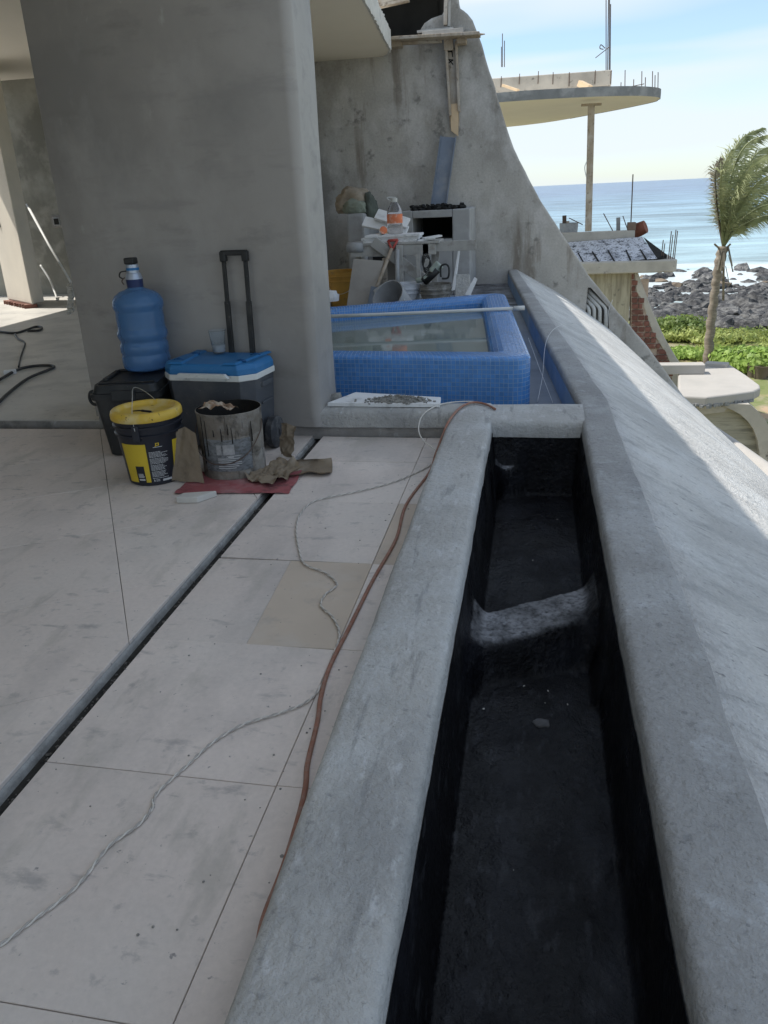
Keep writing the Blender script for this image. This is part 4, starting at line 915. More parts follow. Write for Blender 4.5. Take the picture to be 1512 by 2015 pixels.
# stacks of white tiles on the table
zz = tz+.008
for i, (u0, u1, dy, n_) in enumerate(((718, 822, .0, 1), (714, 826, .01, 1), (722, 829, .0, 1))):
    A, B = PX(u0, 460, TY+.1), PX(u1, 460, TY+.1)
    o = MB().span((A.x, TY-.02+dy*2, zz), (B.x, TY+.32, zz+.026)).build('white_tile', m_white, bevel=.003); zz += .027
    tag(o, ('white tile slab at the bottom of the stack on the table', 'white tile slab in the middle of the stack on the table', 'white tile slab on top of the stack under the bottle')[i], 'tile', 'tile slabs stacked on the work table')
    o.rotation_euler = (0, 0, 0)
top = zz
for i, (u, v) in enumerate(((838, 462), (850, 460))):
    A = PX(u, v, TY+.08)
    o = MB().box((A.x, TY+.10, tz+.02+i*.022), (.20, .14, .018), Matrix.Rotation(R(12+i*9), 3, 'Z') @ Matrix.Rotation(R(-6), 3, 'Y')).build('tile_offcut', m_white, bevel=.002)
    tag(o, ('lower white tile offcut right of the tile stack', 'upper white tile offcut right of the tile stack')[i], 'tile', 'tile offcuts on the work table')
# bottle
p = PX(778, 452, TY+.12)
bt = thing('water_bottle', 'large clear water bottle with orange label on the tile stack', 'bottle', (p.x, TY+.12, top))
MB().lathe([(.001, .002), (.07, .0), (.083, .01), (.086, .05), (.084, .10), (.086, .15), (.086, .22), (.078, .26), (.055, .305), (.032, .335), (.030, .36), (.001, .362)], seg=28).build('body', m_bottle, bt, smooth=True)
MB().lathe([(.087, .115), (.0875, .12), (.0875, .205), (.087, .21)], seg=28).build('label', m_orange, bt, smooth=True)
MB().lathe([(.034, .335), (.036, .34), (.036, .375), (.001, .377)], seg=18).build('cap', m_pvc, bt, smooth=True, sharp=40)
MB().tube(smooth_path([(-.03, 0, .345), (-.07, -.01, .37), (-.075, -.01, .385), (-.03, 0, .385), (.02, 0, .38)]), .006, 6).build('handle', m_pvc, bt, smooth=True)
p = PX(754, 449, TY+.05)
pc_ = thing('paint_pot', 'small white pot with orange end lying by the bottle', 'pot', (p.x, TY+.04, top+.042))
Mx = Matrix.Rotation(R(78), 3, 'X') @ Matrix.Rotation(R(20), 3, 'Y')
MB().lathe([(.001, -.05), (.038, -.05), (.042, .03), (.042, .045)], (0, 0, 0), 20, Mx).build('body', m_white, pc_, smooth=True, sharp=40)
MB().lathe([(.042, .044), (.030, .046), (.001, .047)], (0, 0, 0), 20, Mx).build('orange_cap', m_orange, pc_, smooth=True, sharp=40)
# planks behind the table
for (u0, v0, u1, v1, lb) in ((716, 436, 762, 446, 'pale board lying from the pillar towards the bottle'), (741, 421, 764, 431, 'short board end showing above the tile stack')):
    o = MB().bar(PX(u0, v0, TY+.55), PX(u1+40, v1+9, TY+.5), .14, .03, (0, -1, 1)).build('board', m_white, bevel=.004); tag(o, lb, 'board')
# big cardboard sheets
def sheet(name, label, cat, pix, Y0, Y1, mat, th=.02):
    A, B, C_, D = [Yp(x, y, Y) for (x, y), Y in zip(pix, (Y1, Y1, Y0, Y0))]
    n_ = (B-A).cross(D-A).normalized()*th
    o = MB().add([A, B, C_, D, A+n_, B+n_, C_+n_, D+n_], [(0, 1, 2, 3), (7, 6, 5, 4), (0, 4, 5, 1), (1, 5, 6, 2), (2, 6, 7, 3), (3, 7, 4, 0)]).build(name, mat, recalc=True, bevel=.003)
    return tag(o, label, cat)
m_cb = M('dusty grey cardboard', (.36, .335, .305), .9, .08, 3, .1, 20, stains=(((.27, .25, .23, .6), 3, .52, .68, U),))
sheet('cardboard_sheet', 'tall grey cardboard sheet leaning below the left table end', 'cardboard', [(696, 509), (755, 513), (735, 612), (681, 612)], 8.75, 9.0, m_cb)
sheet('panel', 'white panel leaning below the table behind the bucket', 'panel', [(800, 498), (862, 490), (850, 585), (792, 590)], 9.5, 9.75, m_white)
sheet('panel', 'grey panel leaning beneath the middle of the table', 'panel', [(756, 500), (795, 500), (795, 590), (748, 590)], 9.3, 9.6, m_cb)
sheet('panel', 'narrow white strip leaning right of the table leg', 'panel', [(903, 482), (907, 484), (896, 570), (889, 572)], 9.2, 9.45, m_white)
sheet('stone_slab', 'pale blue grey slab standing at the right of buckets', 'slab', [(898, 540), (924, 539), (927, 585), (896, 585)], 8.55, 8.62, m_curb, .08)
sheet('stone_slab', 'small white slab tilted beside the dark far channel', 'slab', [(934, 545), (940, 549), (926, 582), (915, 580)], 8.35, 8.4, m_white, .05)
for i, (u0, v0, u1, v1, wd, dy, mt, lb) in enumerate(((742, 566, 765, 600, .10, -.55, m_woodgrey, 'grey board scrap lying low beside the shovel blade'), (757, 508, 760, 598, .05, -.1, m_wood, 'thin upright batten beneath the work table'), (822, 500, 826, 565, .045, -.12, m_woodgrey, 'grey batten standing behind the mortar bucket'), (861, 492, 857, 560, .05, .2, m_woodgrey, 'short grey board upright under the right table end'), (735, 470, 770, 462, .09, .35, m_woodnew, 'pale plank end lying on the left of table top'), (770, 575, 812, 582, .06, -.35, m_wood, 'brown stick lying across the tub side rubble'))):
    tag(MB().bar(PX(u0, v0, TY+dy), PX(u1, v1, TY+dy), wd, .025, (0, -1, .1)).build('board_scrap', mt, bevel=.003), lb, 'board')
sheet('panel', 'dark grey panel leaning behind the shovel shaft', 'panel', [(724, 520), (760, 518), (758, 596), (722, 598)], 9.35, 9.5, m_smooth)
for i, (u, v, Y_, lb) in enumerate(((757, 588, 8.5, 'small grey cement tub next to the shovel blade'), (905, 592, 8.45, 'small grey cement tub near the far channel'))):
    p_ = Yp(u, v, Y_); o = MB().lathe([(.001, 0), (.09, 0), (.11, .14), (.115, .145), (.105, .145), (.085, .02), (.001, .02)], (0, 0, 0), 16).build('cement_tub', m_dirtyb if 'm_dirtyb' in globals() else m_smooth, loc=(p_.x, Y_, RF), smooth=True, sharp=40); tag(o, lb, 'tub')
# far dark channel cover
MB().prism([(lambda p: (p.x, p.y))(Z(u, v, -.045)) for u, v in ((900, 595), (1022, 600), (993, 546), (936, 546))], -.049, -.044).build('far_channel', m_black)
structure(bpy.data.objects['far_channel'])
# shovel
sh = thing('shovel', 'shovel with red D handle leaning on the table front', 'shovel', Yp(735, 590, 8.6))
A, B = Yp(771, 490, 9.15), Yp(742, 565, 8.75)
MB().tube([A, B], .02, 8).build('shaft', m_wood, sh, smooth=True, world=True)
MB().bar(B, Yp(735, 600, 8.68), .13, .012, (0, -1, .3)).build('blade', m_steel, sh, world=True, bevel=.003)
t1, t2, t3 = Yp(764, 474, 9.2), Yp(783, 472, 9.2), Yp(772, 492, 9.15)
m_redh = M('red plastic', (.42, .075, .06), .5, .1, 10, 0)
MB().tube([t1, t2], .016, 8).tube([t1, t3], .013, 8).tube([t2, t3], .013, 8).build('handle', m_redh, sh, smooth=True, world=True)
# other poles
tag(MB().tube([Yp(782, 492, 9.1), Yp(782, 560, 8.9)], .024, 10).build('steel_post', m_pvcgrey, smooth=True), 'grey steel tube standing in the white bucket', 'tube')
# buckets
def pail(name, label, pix, Y, r, h, mat, mat2, tilt=None, ribs=True, group=None):
    p = Yp(pix[0], pix[1], Y)
    t = thing(name, label, 'bucket', (p.x, Y, RF))
    if tilt: t.rotation_euler = tilt; t.location.z = RF+.12
    pf = [(.001, .003), (r*.82, 0), (r*.84, .01), (r*.95, h*.72)]+([(r*1.03, h*.725), (r*1.03, h*.76), (r*.97, h*.77), (r*.98, h*.85), (r*1.05, h*.855), (r*1.05, h*.89), (r*.99, h*.9)] if ribs else [])+[(r, h*.99), (r*1.03, h), (r*1.03, h*1.015), (r*.97, h*1.01), (r*.8, .03), (.001, .03)]
    MB().lathe(pf, seg=28).build('body', mat, t, smooth=True, sharp=40)
    MB().tube(smooth_path([(-r*1.03, 0, h*.85), (-r*.7, -r*.8, h*.55), (0, -r*1.12, h*.42), (r*.7, -r*.8, h*.55), (r*1.03, 0, h*.85)]), .003, 5).build('bail', m_wire, t, smooth=True)
    return t
m_whiteb = M('white bucket plastic', (.60, .62, .66), .5, .08, 8, .05, 40, stains=(((.35, .35, .35, .7), 12, .58, .7, U),))
m_dirtyb = M('cement caked bucket', (.20, .185, .16), .9, .2, 12, .5, 40, stains=(((.36, .35, .33, .7), 14, .52, .66, U),))
m_orb = M('orange yellow bucket', (.46, .25, .05), .6, .12, 8, .1, 40, stains=(((.2, .14, .07, .7), 7, .58, .7, U),))
pail('white_bucket', 'white plastic bucket behind the far tub rim', (799, 590), 8.75, .165, .34, m_whiteb, None)
pail('mortar_bucket', 'cement caked dark bucket holding tools behind the tub', (858, 590), 8.65, .165, .34, m_dirtyb, None)
pail('tipped_bucket', 'grey rubber bucket tipped over before the white bucket', (792, 592), 8.25, .17, .30, m_smooth, None, (R(52), 0, R(-28)), False)
pail('orange_bucket', 'orange yellow bucket beside the far left wall', (678, 590), 9.6, .19, .42, m_orb, None)
# tools in the bucket: hose, grinder guard, wire coil
p = Yp(860, 560, 8.65)
tag(MB().tube(smooth_path([Yp(822, 552, 8.65), Yp(838, 548, 8.6), Yp(852, 535, 8.6), Yp(866, 520, 8.6)]), [.03]*6+[.034]*6+[.05]*7, 10).build('green_hose', M('pale green hose', (.33, .38, .34), .7, .15, 12, .2, 40), smooth=True), 'thick pale green hose poking out of the mortar bucket', 'hose')
cw_ = []
for k in range(60):
    a = k*.6; cw_.append(Yp(838+8*math.cos(a)+k*.06, 512+15*math.sin(a)+k*.2, 8.72+.05*math.sin(k*.37)))
tag(MB().tube(cw_, .005, 5).build('wire_coil', m_blackpl, smooth=True), 'tangled black wire coil above the mortar bucket', 'wire')
gd = thing('angle_grinder', 'dark power tool with loop handle resting in mortar bucket', 'power tool', Yp(872, 545, 8.6))
MB().tube([Yp(835, 553, 8.62), Yp(862, 530, 8.58)], [.05, .04], 12).build('motor', m_blackpl, gd, smooth=True, world=True)
MB().tube(smooth_path([Yp(868, 545, 8.55), Yp(868, 525, 8.55), Yp(878, 520, 8.55), Yp(884, 528, 8.55), Yp(882, 546, 8.55), Yp(870, 548, 8.55)]), .010, 8).build('handle', m_blackpl, gd, smooth=True, world=True)
# small rubble on rear floor
d = MB()
for k in range(160):
    x = random.uniform(-2.3, -.9); y = random.uniform(7.5, 9.0); r = random.uniform(.008, .03); d.box((x, y, RF+r*.4), (r*2, r*1.5, r), Matrix.Rotation(random.random()*6, 3, 'Z') @ Matrix.Rotation(random.random(), 3, 'X'))
tag(d.build('floor_rubble', m_rubble), 'grey rubble strewn on the floor behind the tub', 'rubble', kind='stuff')
tag(MB().lathe([(.001, 0), (.09, .0), (.11, .05), (.06, .1), (.001, .11)], (0, 0, 0), 14, wob=lambda q: q*(1+.4*noise.noise(q*12))).build('plaster_lump', m_white, loc=Yp(652, 592, 8.7)), 'whitish plaster lump by the wall foot left of tub', 'plaster')

# ------------------------------------------------------------------ timber work high on the curved wall
TB = YF-.09
tp = thing('timber_prop', 'old timber prop of three boards fixed to the curved wall', 'prop', Yp(893, 265, TB))
MB().bar(Yp(878, 82, TB), Yp(887, 228, TB), .03, .10, (0, -1, 0)).build('side_board', m_wood, tp, world=True, bevel=.003)
MB().bar(Yp(898, 82, TB), Yp(904, 220, TB), .028, .09, (0, -1, 0)).build('side_board', m_wood, tp, world=True, bevel=.003)
A, B = Yp(888, 95, TB+.04), Yp(895, 250, TB+.04)
MB().bar(A, B, .13, .025, (0, -1, 0)).build('centre_board', m_wood, tp, world=True, bevel=.003)
A, B = Yp(894, 202, TB-.0), Yp(897, 264, TB-.0)
e1, e2 = Yp(886, 205, TB), Yp(902, 203, TB); f1, f2 = Yp(888, 257, TB), Yp(902, 268, TB)
MB().add([e1, e2, f2, f1]+[v+Vector((0, .028, 0)) for v in (e1, e2, f2, f1)], [(0, 1, 2, 3), (7, 6, 5, 4), (0, 4, 5, 1), (1, 5, 6, 2), (2, 6, 7, 3), (3, 7, 4, 0)]).build('foot_board', m_woodnew, tp, world=True, recalc=True)
MB().box(Yp(883, 85, TB-.05), (.115, .04, .16)).build('block', m_wood, tp, world=True, bevel=.004)
mk = MB()
for (x0_, y0_, x1_, y1_) in ((879, 97, 892, 96), (880, 102, 890, 101), (889, 97, 891, 112), (880, 117, 892, 118), (880, 126, 892, 118), (884, 118, 892, 127)):
    mk.tube([Yp(x0_, y0_, TB+.023), Yp(x1_, y1_, TB+.023)], .006, 4)
mk.build('tar_marks', m_char, tp, world=True)
pk = thing('plank_platform', 'weathered plank platform bridging slab edge and curved wall', 'scaffold', Yp(850, 76, YF-.2))
MB().bar(Yp(757, 79, YF-.25), Yp(945, 68, YF-.25), .26, .035, (0, 0, 1)).build('plank', m_wood, pk, world=True, bevel=.004)
A, B = Yp(925, 69, YF-.25), Yp(955, 67, YF-.25); MB().tube([A, A.lerp(B, .5), B], [.03, .02, .006], 6).build('splintered_end', m_wood, pk, world=True)
MB().bar(Yp(833, 68, YF-.2), Yp(912, 61, YF-.2), .16, .05, (0, 0, 1)).build('plank', m_woodgrey, pk, world=True, bevel=.004)
MB().bar(Yp(822, 64, YF-.12), Yp(893, 57, YF-.12), .12, .03, (0, 0, 1)).build('plank', m_woodgrey, pk, world=True, bevel=.004)
MB().box(Yp(779, 88, YF-.12), (.17, .2, .07)).build('block', m_wood, pk, world=True, bevel=.005)
MB().box(Yp(909, 82, YF-.12), (.12, .2, .06)).build('block', m_wood, pk, world=True, bevel=.005)
MB().bar(Yp(790, 86, YF-.14), Yp(870, 82, YF-.14), .06, .03).build('ledger', m_wood, pk, world=True)
up = thing('upper_post', 'pair of old upright boards above the plank platform', 'prop', Yp(880, 52, YF-.1))
MB().bar(Yp(877, 50, YF-.12), Yp(880, -60, YF-.12), .045, .09, (0, -1, 0)).build('board', m_wood, up, world=True, bevel=.003)
MB().bar(Yp(884, 53, YF-.10), Yp(886, -60, YF-.10), .03, .08, (0, -1, 0)).build('board', m_woodgrey, up, world=True, bevel=.003)
ub = thing('overhead_boards', 'stacked boards jutting above the slab at top of picture', 'boards', Yp(760, 5, 10.4))
for i, (u0, v0, u1, v1) in enumerate(((728, 6, 792, -10), (731, 11, 800, -6), (735, 15, 805, 0))):
    MB().bar(Yp(u0-20, v0+5, 10.9), Yp(u1, v1, 10.9), .12, .03).build('board', m_wood, ub, world=True, bevel=.003)
tag(MB().tube([Yp(748, 55, 11.1), Yp(755, 27, 11.1)], .018, 6).build('short_pipe', m_pvc, smooth=True), 'short pale pipe sticking up from the slab edge', 'pipe')
st_ = thing('steel_stud', 'blue grey steel channel leaning on the curved wall above grill', 'steel channel', Yp(864, 405, YF-.25))
A, B = Yp(883, 270, YF-.06), Yp(864, 404, YF-.30)
d_ = (B-A).normalized(); sd_ = Vector((1, 0, 0)); sd_ = (sd_-d_*sd_.dot(d_)).normalized()
MB().bar(A, B, .20, .012, (0, -1, 0)).build('web', m_steel, st_, world=True)
for s in (-1, 1): MB().bar(A+sd_*s*.10+Vector((0, -.03, 0)), B+sd_*s*.10+Vector((0, -.03, 0)), .012, .07, (0, -1, 0)).build('flange', m_steel, st_, world=True)

# ------------------------------------------------------------------ neighbouring building
NYB = 22.
nb = thing('neighbour_building', 'unfinished concrete house next door with round slab and brick buttress', 'building', Yp(1250, 760, NYB))
def NP(x, y, Y=NYB): return Yp(x, y, Y)
def poly_prismy(pix, Y0, Y1): return MB().prismy([(NP(x, y, Y0).x, NP(x, y, Y0).z) for x, y in pix], Y0, Y1)
# upper slab: level plate with rounded tip
zb = NP(1298, 192, 23.5).z; zt_ = zb+.20
outl = [(-6, 22.5), (-1.0, 21.9), (.6, 21.95), (1.5, 22.15), (2.3, 22.55), (2.8, 23.1), (3.02, 23.6), (3.05, 24.1), (2.9, 25.0), (1.6, 27.6), (-.5, 30.5), (-6, 33)]
sm = smooth_path([(a, b, 0) for a, b in outl], 5); sm = [(p.x, p.y) for p in sm]
usl = MB().prism(sm, zb, zt_).build('upper_slab', m_ceil, nb, world=True, recalc=True)
eb = [[(x*1.0, y-.012, zb+.012), (x, y-.016, zb+.1), (x, y-.012, zt_+.004)] for x, y in sm[:46]]
cx_ = 0
ed = []
for i, (x, y) in enumerate(sm[:48]):
    a = Vector(sm[max(i-1, 0)]); b = Vector(sm[i+1]); t = (b-a).normalized(); nn = Vector((t.y, -t.x))*.015
    ed.append([(x+nn.x, y+nn.y, zb-.006), (x+nn.x*1.2, y+nn.y*1.2, zb+.1), (x+nn.x, y+nn.y, zt_+.006)])
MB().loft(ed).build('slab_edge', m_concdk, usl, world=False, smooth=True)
b0 = Yp(960, 130, 23.6); b1 = Yp(1205, 137, 23.6); c0_ = Yp(1205, 168, 23.6)
MB().span((-3.5, 23.6, c0_.z), (b1.x, 24., b1.z)).build('edge_beam', m_concn, nb, world=True, bevel=.02)
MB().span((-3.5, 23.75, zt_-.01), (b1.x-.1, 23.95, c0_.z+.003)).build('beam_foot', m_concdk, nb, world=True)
for (u0, v0, u1, v1, r) in ((1196, 135, 1198, -12, .012), (1199, 135, 1200, -12, .012), (1193, 135, 1193, 0, .012), (1201, 135, 1202, 8, .012), (989, 128, 989, 66, .011), (993, 128, 993, 80, .011), (987, 128, 987, 92, .01)):
    MB().tube([Yp(u0, v0+4, 23.8), Yp(u1, v1, 23.8)], r, 5).build('rebar', m_rust, nb, world=True)
MB().tube(smooth_path([Yp(1191, 95, 23.75), Yp(1183, 88, 23.75), Yp(1181, 95, 23.75), Yp(1188, 97, 23.75)]), .012, 5).build('rebar', m_rust, nb, world=True)
MB().tube([Yp(1172, 114, 23.75), Yp(1200, 92, 23.75)], .01, 5).build('rebar', m_rust, nb, world=True)
for (u, v0, v1) in ((1222, 176, 162), (1230, 176, 138), (1247, 176, 156), (1263, 176, 140), (1270, 176, 152), (1284, 177, 140), (1289, 178, 148), (1295, 179, 142)):
    MB().tube([Yp(u, v0, 23.6), Yp(u+.5, v1, 23.6)], .011, 5).build('rebar', m_rust, nb, world=True)
MB().tube([Yp(1221, 175, 23.6), Yp(1268, 165, 23.6)], .010, 5).build('rebar', m_rust, nb, world=True)
for (u, v0, v1) in ((987, 150, 172), (1023, 145, 166), (1060, 140, 165), (1089, 142, 166), (1121, 142, 170), (1172, 138, 165), (1203, 140, 165)):
    MB().tube([Yp(u, v0, 23.585), Yp(u-1, v1, 23.585)], .010, 4).build('rebar', m_rust, nb, world=True)
for i, (u0, v0, u1, v1) in enumerate(((990, 168, 1020, 178), (1141, 164, 1161, 174))):
    o = MB().bar(Yp(u0, v0, 23.3), Yp(u1, v1, 23.1), .12+.05*i, .06+.08*i, (0, 0, 1)).build('timber_offcut', m_woodnew, bevel=.004); tag(o, ('thin pale timber offcut on the neighbour slab near curved wall', 'thick pale timber offcut on the neighbour slab above the post')[i], 'timber')
tp2 = thing('slab_prop', 'tall brown timber post propping the neighbour slab', 'post', Yp(1158, 452, 22.9))
MB().bar(Yp(1158, 455, 22.9), Yp(1164, 208, 22.9), .165, .12, (0, -1, 0)).build('post', m_wood, tp2, world=True, bevel=.01)
MB().bar(Yp(1144, 207, 22.9), Yp(1184, 205, 22.9), .14, .05).build('head_board', m_wood, tp2, world=True)
MB().tube(smooth_path([Yp(1155, 318, 22.8), Yp(1151, 330, 22.8), Yp(1154, 348, 22.8)]), .012, 5).build('tie_wire', m_string, tp2, world=True)
# lower terrace: slab, sloping bitumen panel, curb, debris
zl = NP(1240, 528).z
s0 = [(NP(u, v).x, NYB) for u, v in ((1060, 530), (1335, 512))]
zt2 = NP(1240, 514).z
MB().prism([(s0[0][0]-3, NYB), (s0[1][0]-.1, NYB), (s0[1][0], NYB+.12), (s0[1][0], NYB+2.6), (s0[1][0]-2.5, NYB+6), (s0[0][0]-3, NYB+8)], zt2-.30, zt2).build('terrace_slab', m_concn, nb, world=True, bevel=.03)
q = [Yp(1100, 478, 23.6), Yp(1264, 466, 23.6), Yp(1294, 509, 22.12), Yp(1120, 523, 22.12)]
bp_ = MB().add([q[0], q[1], q[2], q[3], Vector((q[1].x, q[1].y+.1, zt2)), Vector((q[0].x, q[0].y+.1, zt2))], [(3, 2, 1, 0), (2, 4, 1), (4, 5, 0, 1)]).build('sloping_panel', m_bitslope, nb, world=True, recalc=True)
for (u0, v0, u1, v1) in ((1138, 499, 1151, 522), (1166, 496, 1180, 518), (1197, 494, 1210, 516), (1232, 493, 1241, 512), (1259, 491, 1272, 510)):
    A = Yp(u0, v0, 22.85); B = Yp(u1, v1, 22.1); MB().bar(A, B, .03, .05, (0, -1, 1)).build('batten', m_char, nb, world=True)
A, B, C_ = Yp(1266, 466, 23.6), Yp(1313, 501, 22.4), Yp(1294, 508, 22.12)
MB().add([A, B, C_, Vector((A.x+.4, 24.3, zt2)), Vector((C_.x, C_.y, zt2-.01)), Vector((B.x, B.y, zt2-.01))], [(2, 1, 0), (1, 3, 0), (2, 0, 4), (4, 5, 1, 2)]).build('rubble_end', m_char, nb, world=True, recalc=True)
A, B = Yp(1108, 464, 23.75), Yp(1250, 453, 23.75)
MB().span((A.x-2, 23.7, A.z-.25), (B.x, 23.95, B.z)).build('terrace_curb', m_concn, nb, world=True, bevel=.02)
MB().span((A.x-2, 25.2, zt2), (A.x+1.5, 28., zt2+.1)).build('terrace_floor', m_slab, nb, world=True)
o = MB().box(Yp(1243, 445, 23.9), (.21, .3, .20)).build('concrete_block', M('brown block', (.20, .145, .11), .9, .2, 6, .3, 30), bevel=.01); tag(o, 'brown block standing at the end of the neighbour terrace curb', 'block')
o = MB().lathe([(.001, -.2), (.17, -.2), (.19, 0), (.17, .2), (.001, .2)], (0, 0, 0), 14, Matrix.Rotation(R(65), 3, 'Y') @ Matrix.Rotation(R(20), 3, 'X')).build('rusty_drum', M('rusty red drum', (.19, .07, .045), .8, .25, 6, .3, 30), loc=Yp(1257, 452, 24.), smooth=True, sharp=40); tag(o, 'rusty red drum lying at the neighbour terrace corner', 'drum')
o = MB().lathe([(.001, 0), (.24, 0), (.26, .3), (.24, .3), (.22, .04), (.001, .04)], (0, 0, 0), 18).build('mixing_tub', m_pvcgrey, loc=Yp(1119, 461, 24.3), smooth=True, sharp=40); tag(o, 'grey mixing tub on the neighbour terrace', 'tub')
for i, (u, v0, v1, wd, mt, lb) in enumerate(((1111, 447, 424, .11, m_rust, 'short red brown stake standing beside the grey mixing tub'), (1116, 447, 435, .13, m_wood, 'stubby timber stake behind the grey mixing tub'), (1217, 455, 428, .10, m_concdk, 'grey stake standing on the neighbour terrace curb'))):
    o = MB().bar(Yp(u, v0, 24.2), Yp(u, v1, 24.2), wd, .1, (0, -1, 0)).build('stake', mt, bevel=.005); tag(o, lb, 'stake')
for (u0, v0, u1, v1, lb) in ((1120, 429, 1147, 442, 'thin bar slanting from the stake on neighbour terrace'), (1188, 420, 1206, 454, 'thin rod slanting beside the grey stake'), (1226, 425, 1234, 448, 'thin rod leaning just left of brown block'), (1242, 437, 1246, 343, 'tall thin rod rising from the brown block')):
    o = MB().tube([Yp(u0, v0, 24.), Yp(u1, v1, 24.)], .013 if v1 > 350 else .016, 5).build('steel_rod', m_rust); tag(o, lb, 'rod')
for (u, v0, v1) in ((1304, 508, 472), (1307, 508, 479), (1320, 510, 455), (1323, 508, 462), (1329, 505, 452), (1333, 500, 454)):
    p_ = Yp(u, v1, 22.3); bx_ = min(p_.x, s0[1][0]-.05)
    MB().tube([(bx_, 22.3, zt2-.04), (bx_+.02, 22.3, p_.z)], .012, 5).build('rebar', m_rust, nb, world=True)
# wall under the terrace and brick buttress
WY = 22.35
A, B, C_ = Yp(1100, 530, WY), Yp(1250, 530, WY), Yp(1250, 800, WY)
MB().span((A.x-3, WY, C_.z-3), (Yp(1242, 560, WY).x, WY+.4, zt2-.28)).build('under_wall', m_form, nb, world=True)
# plastered sloping edge of the buttress (right) as a prism
pix = [(1243, 538), (1256, 536), (1272, 580), (1290, 625), (1310, 668), (1332, 705), (1356, 738), (1372, 775), (1392, 900), (1240, 900)]
BYf = 22.25
po = [(Yp(u, v, BYf).x, Yp(u, v, BYf).z) for u, v in pix]
MB().prismy(po, BYf+.05, BYf+.40).build('buttress', m_mortar, nb, world=True, recalc=True)
rim = [(1256, 536), (1272, 580), (1290, 625), (1310, 668), (1332, 705), (1356, 738), (1372, 775)]
inn = [(1249, 538), (1253, 575), (1263, 590), (1276, 632), (1285, 655), (1310, 695), (1322, 722), (1322, 775)]
po = [(Yp(u, v, BYf).x, Yp(u, v, BYf).z) for u, v in rim+inn[::-1]]
MB().prismy(po, BYf-.0, BYf+.42).build('plaster_edge', m_concn, nb, world=True, recalc=True, bevel=.03)
po = [(Yp(u, v, BYf).x, Yp(u, v, BYf).z) for u, v in ((1310, 735), (1322, 722), (1376, 776), (1400, 900), (1310, 900))]
MB().prismy(po, BYf+.012, BYf+.41).build('plaster_foot', m_concn, nb, world=True, recalc=True)
# individual bricks of the buttress
pnl = MB().span((Yp(1246, 760, BYf).x, BYf+.03, Yp(1246, 760, BYf).z), (Yp(1262, 760, BYf).x, BYf+.06, Yp(1246, 550, BYf).z)).build('brick_panel', m_mortar, nb, world=True)
pxm = (Yp(1300, 600, BYf).x-Yp(1299, 600, BYf).x)
bh = .150; row = 0
z_ = Yp(1245, 545, BYf).z
bmesh_cache = {}
def inside_x(z):    # left/right limits of bare brick at height z
    # find pixel row for height z near x=1280
    lo_, hi_ = 520, 790
    for _ in range(30):
        m_ = (lo_+hi_)/2
        if Yp(1275, m_, BYf).z > z: lo_ = m_
        else: hi_ = m_
    v = lo_
    def lim(ch):
        for (a, b), (c, d) in zip(ch[:-1], ch[1:]):
            if b <= v <= d: return a+(c-a)*(v-b)/(d-b)
        return ch[-1][0]
    l_ = 1243 if v < 640 else 1243
    return Yp(1243, v, BYf).x, Yp(lim(inn)+random.uniform(-3, 6), v, BYf).x, v
while z_ > Yp(1300, 770, BYf).z:
    xl, xr_, v = inside_x(z_)
    x = xl+(-.14 if row % 2 else 0)
    while x < xr_:
        wd = random.choice((.31, .32, .31, .16)); a = max(x, xl); b = min(x+wd, xr_)
        if b-a > .05 and random.random() > .05:
            key = (round(b-a, 2))
            if key not in bmesh_cache:
                bb = MB().box((0, 0, 0), (b-a-.022, .09, bh-.028)).build('brick', m_brick, pnl, bevel=.006, seg=1); bmesh_cache[key] = bb.data
            else:
                bb = bpy.data.objects.new('brick', bmesh_cache[key]); COL.objects.link(bb); bb.parent = pnl
            bb.location = Vector(((a+b)/2, BYf+.045+random.uniform(-.012, .012), z_))
        x += wd
    z_ -= bh; row += 1
# landing slab beyond the buttress with curb
LZ = -3.3
ln = [(1348, 777), (1354, 723), (1433, 714), (1470, 738), (1496, 757), (1497, 763), (1485, 769), (1451, 774), (1393, 781)]
lp = [Z(u, v, LZ) for u, v in ln]; lp[0] = Z(1335, 778, LZ); lp[1] = Z(1335, 724, LZ)
ld_ = thing('landing', 'sunlit concrete landing slab with rounded corner below the neighbour buttress', 'landing', (lp[4].x-.5, lp[4].y, LZ-4))
MB().prism([(p.x, p.y) for p in lp], LZ-.22, LZ).build('slab', m_landing, ld_, world=True, bevel=.05, seg=3)
A, B = Z(1340, 704, LZ+.35), Z(1390, 709, LZ+.35)
MB().span((A.x-1.5, B.y, LZ-.0), (B.x, B.y+.35, LZ+.24)).build('curb', m_landing, ld_, world=True, bevel=.02)
A, B = Z(1390, 712, LZ+.1), Z(1434, 714, LZ+.1); MB().bar((A.x, A.y+.05, LZ+.03), (B.x, B.y, LZ+.03), .3, .12).build('curb', m_landing, ld_, world=True, bevel=.02)
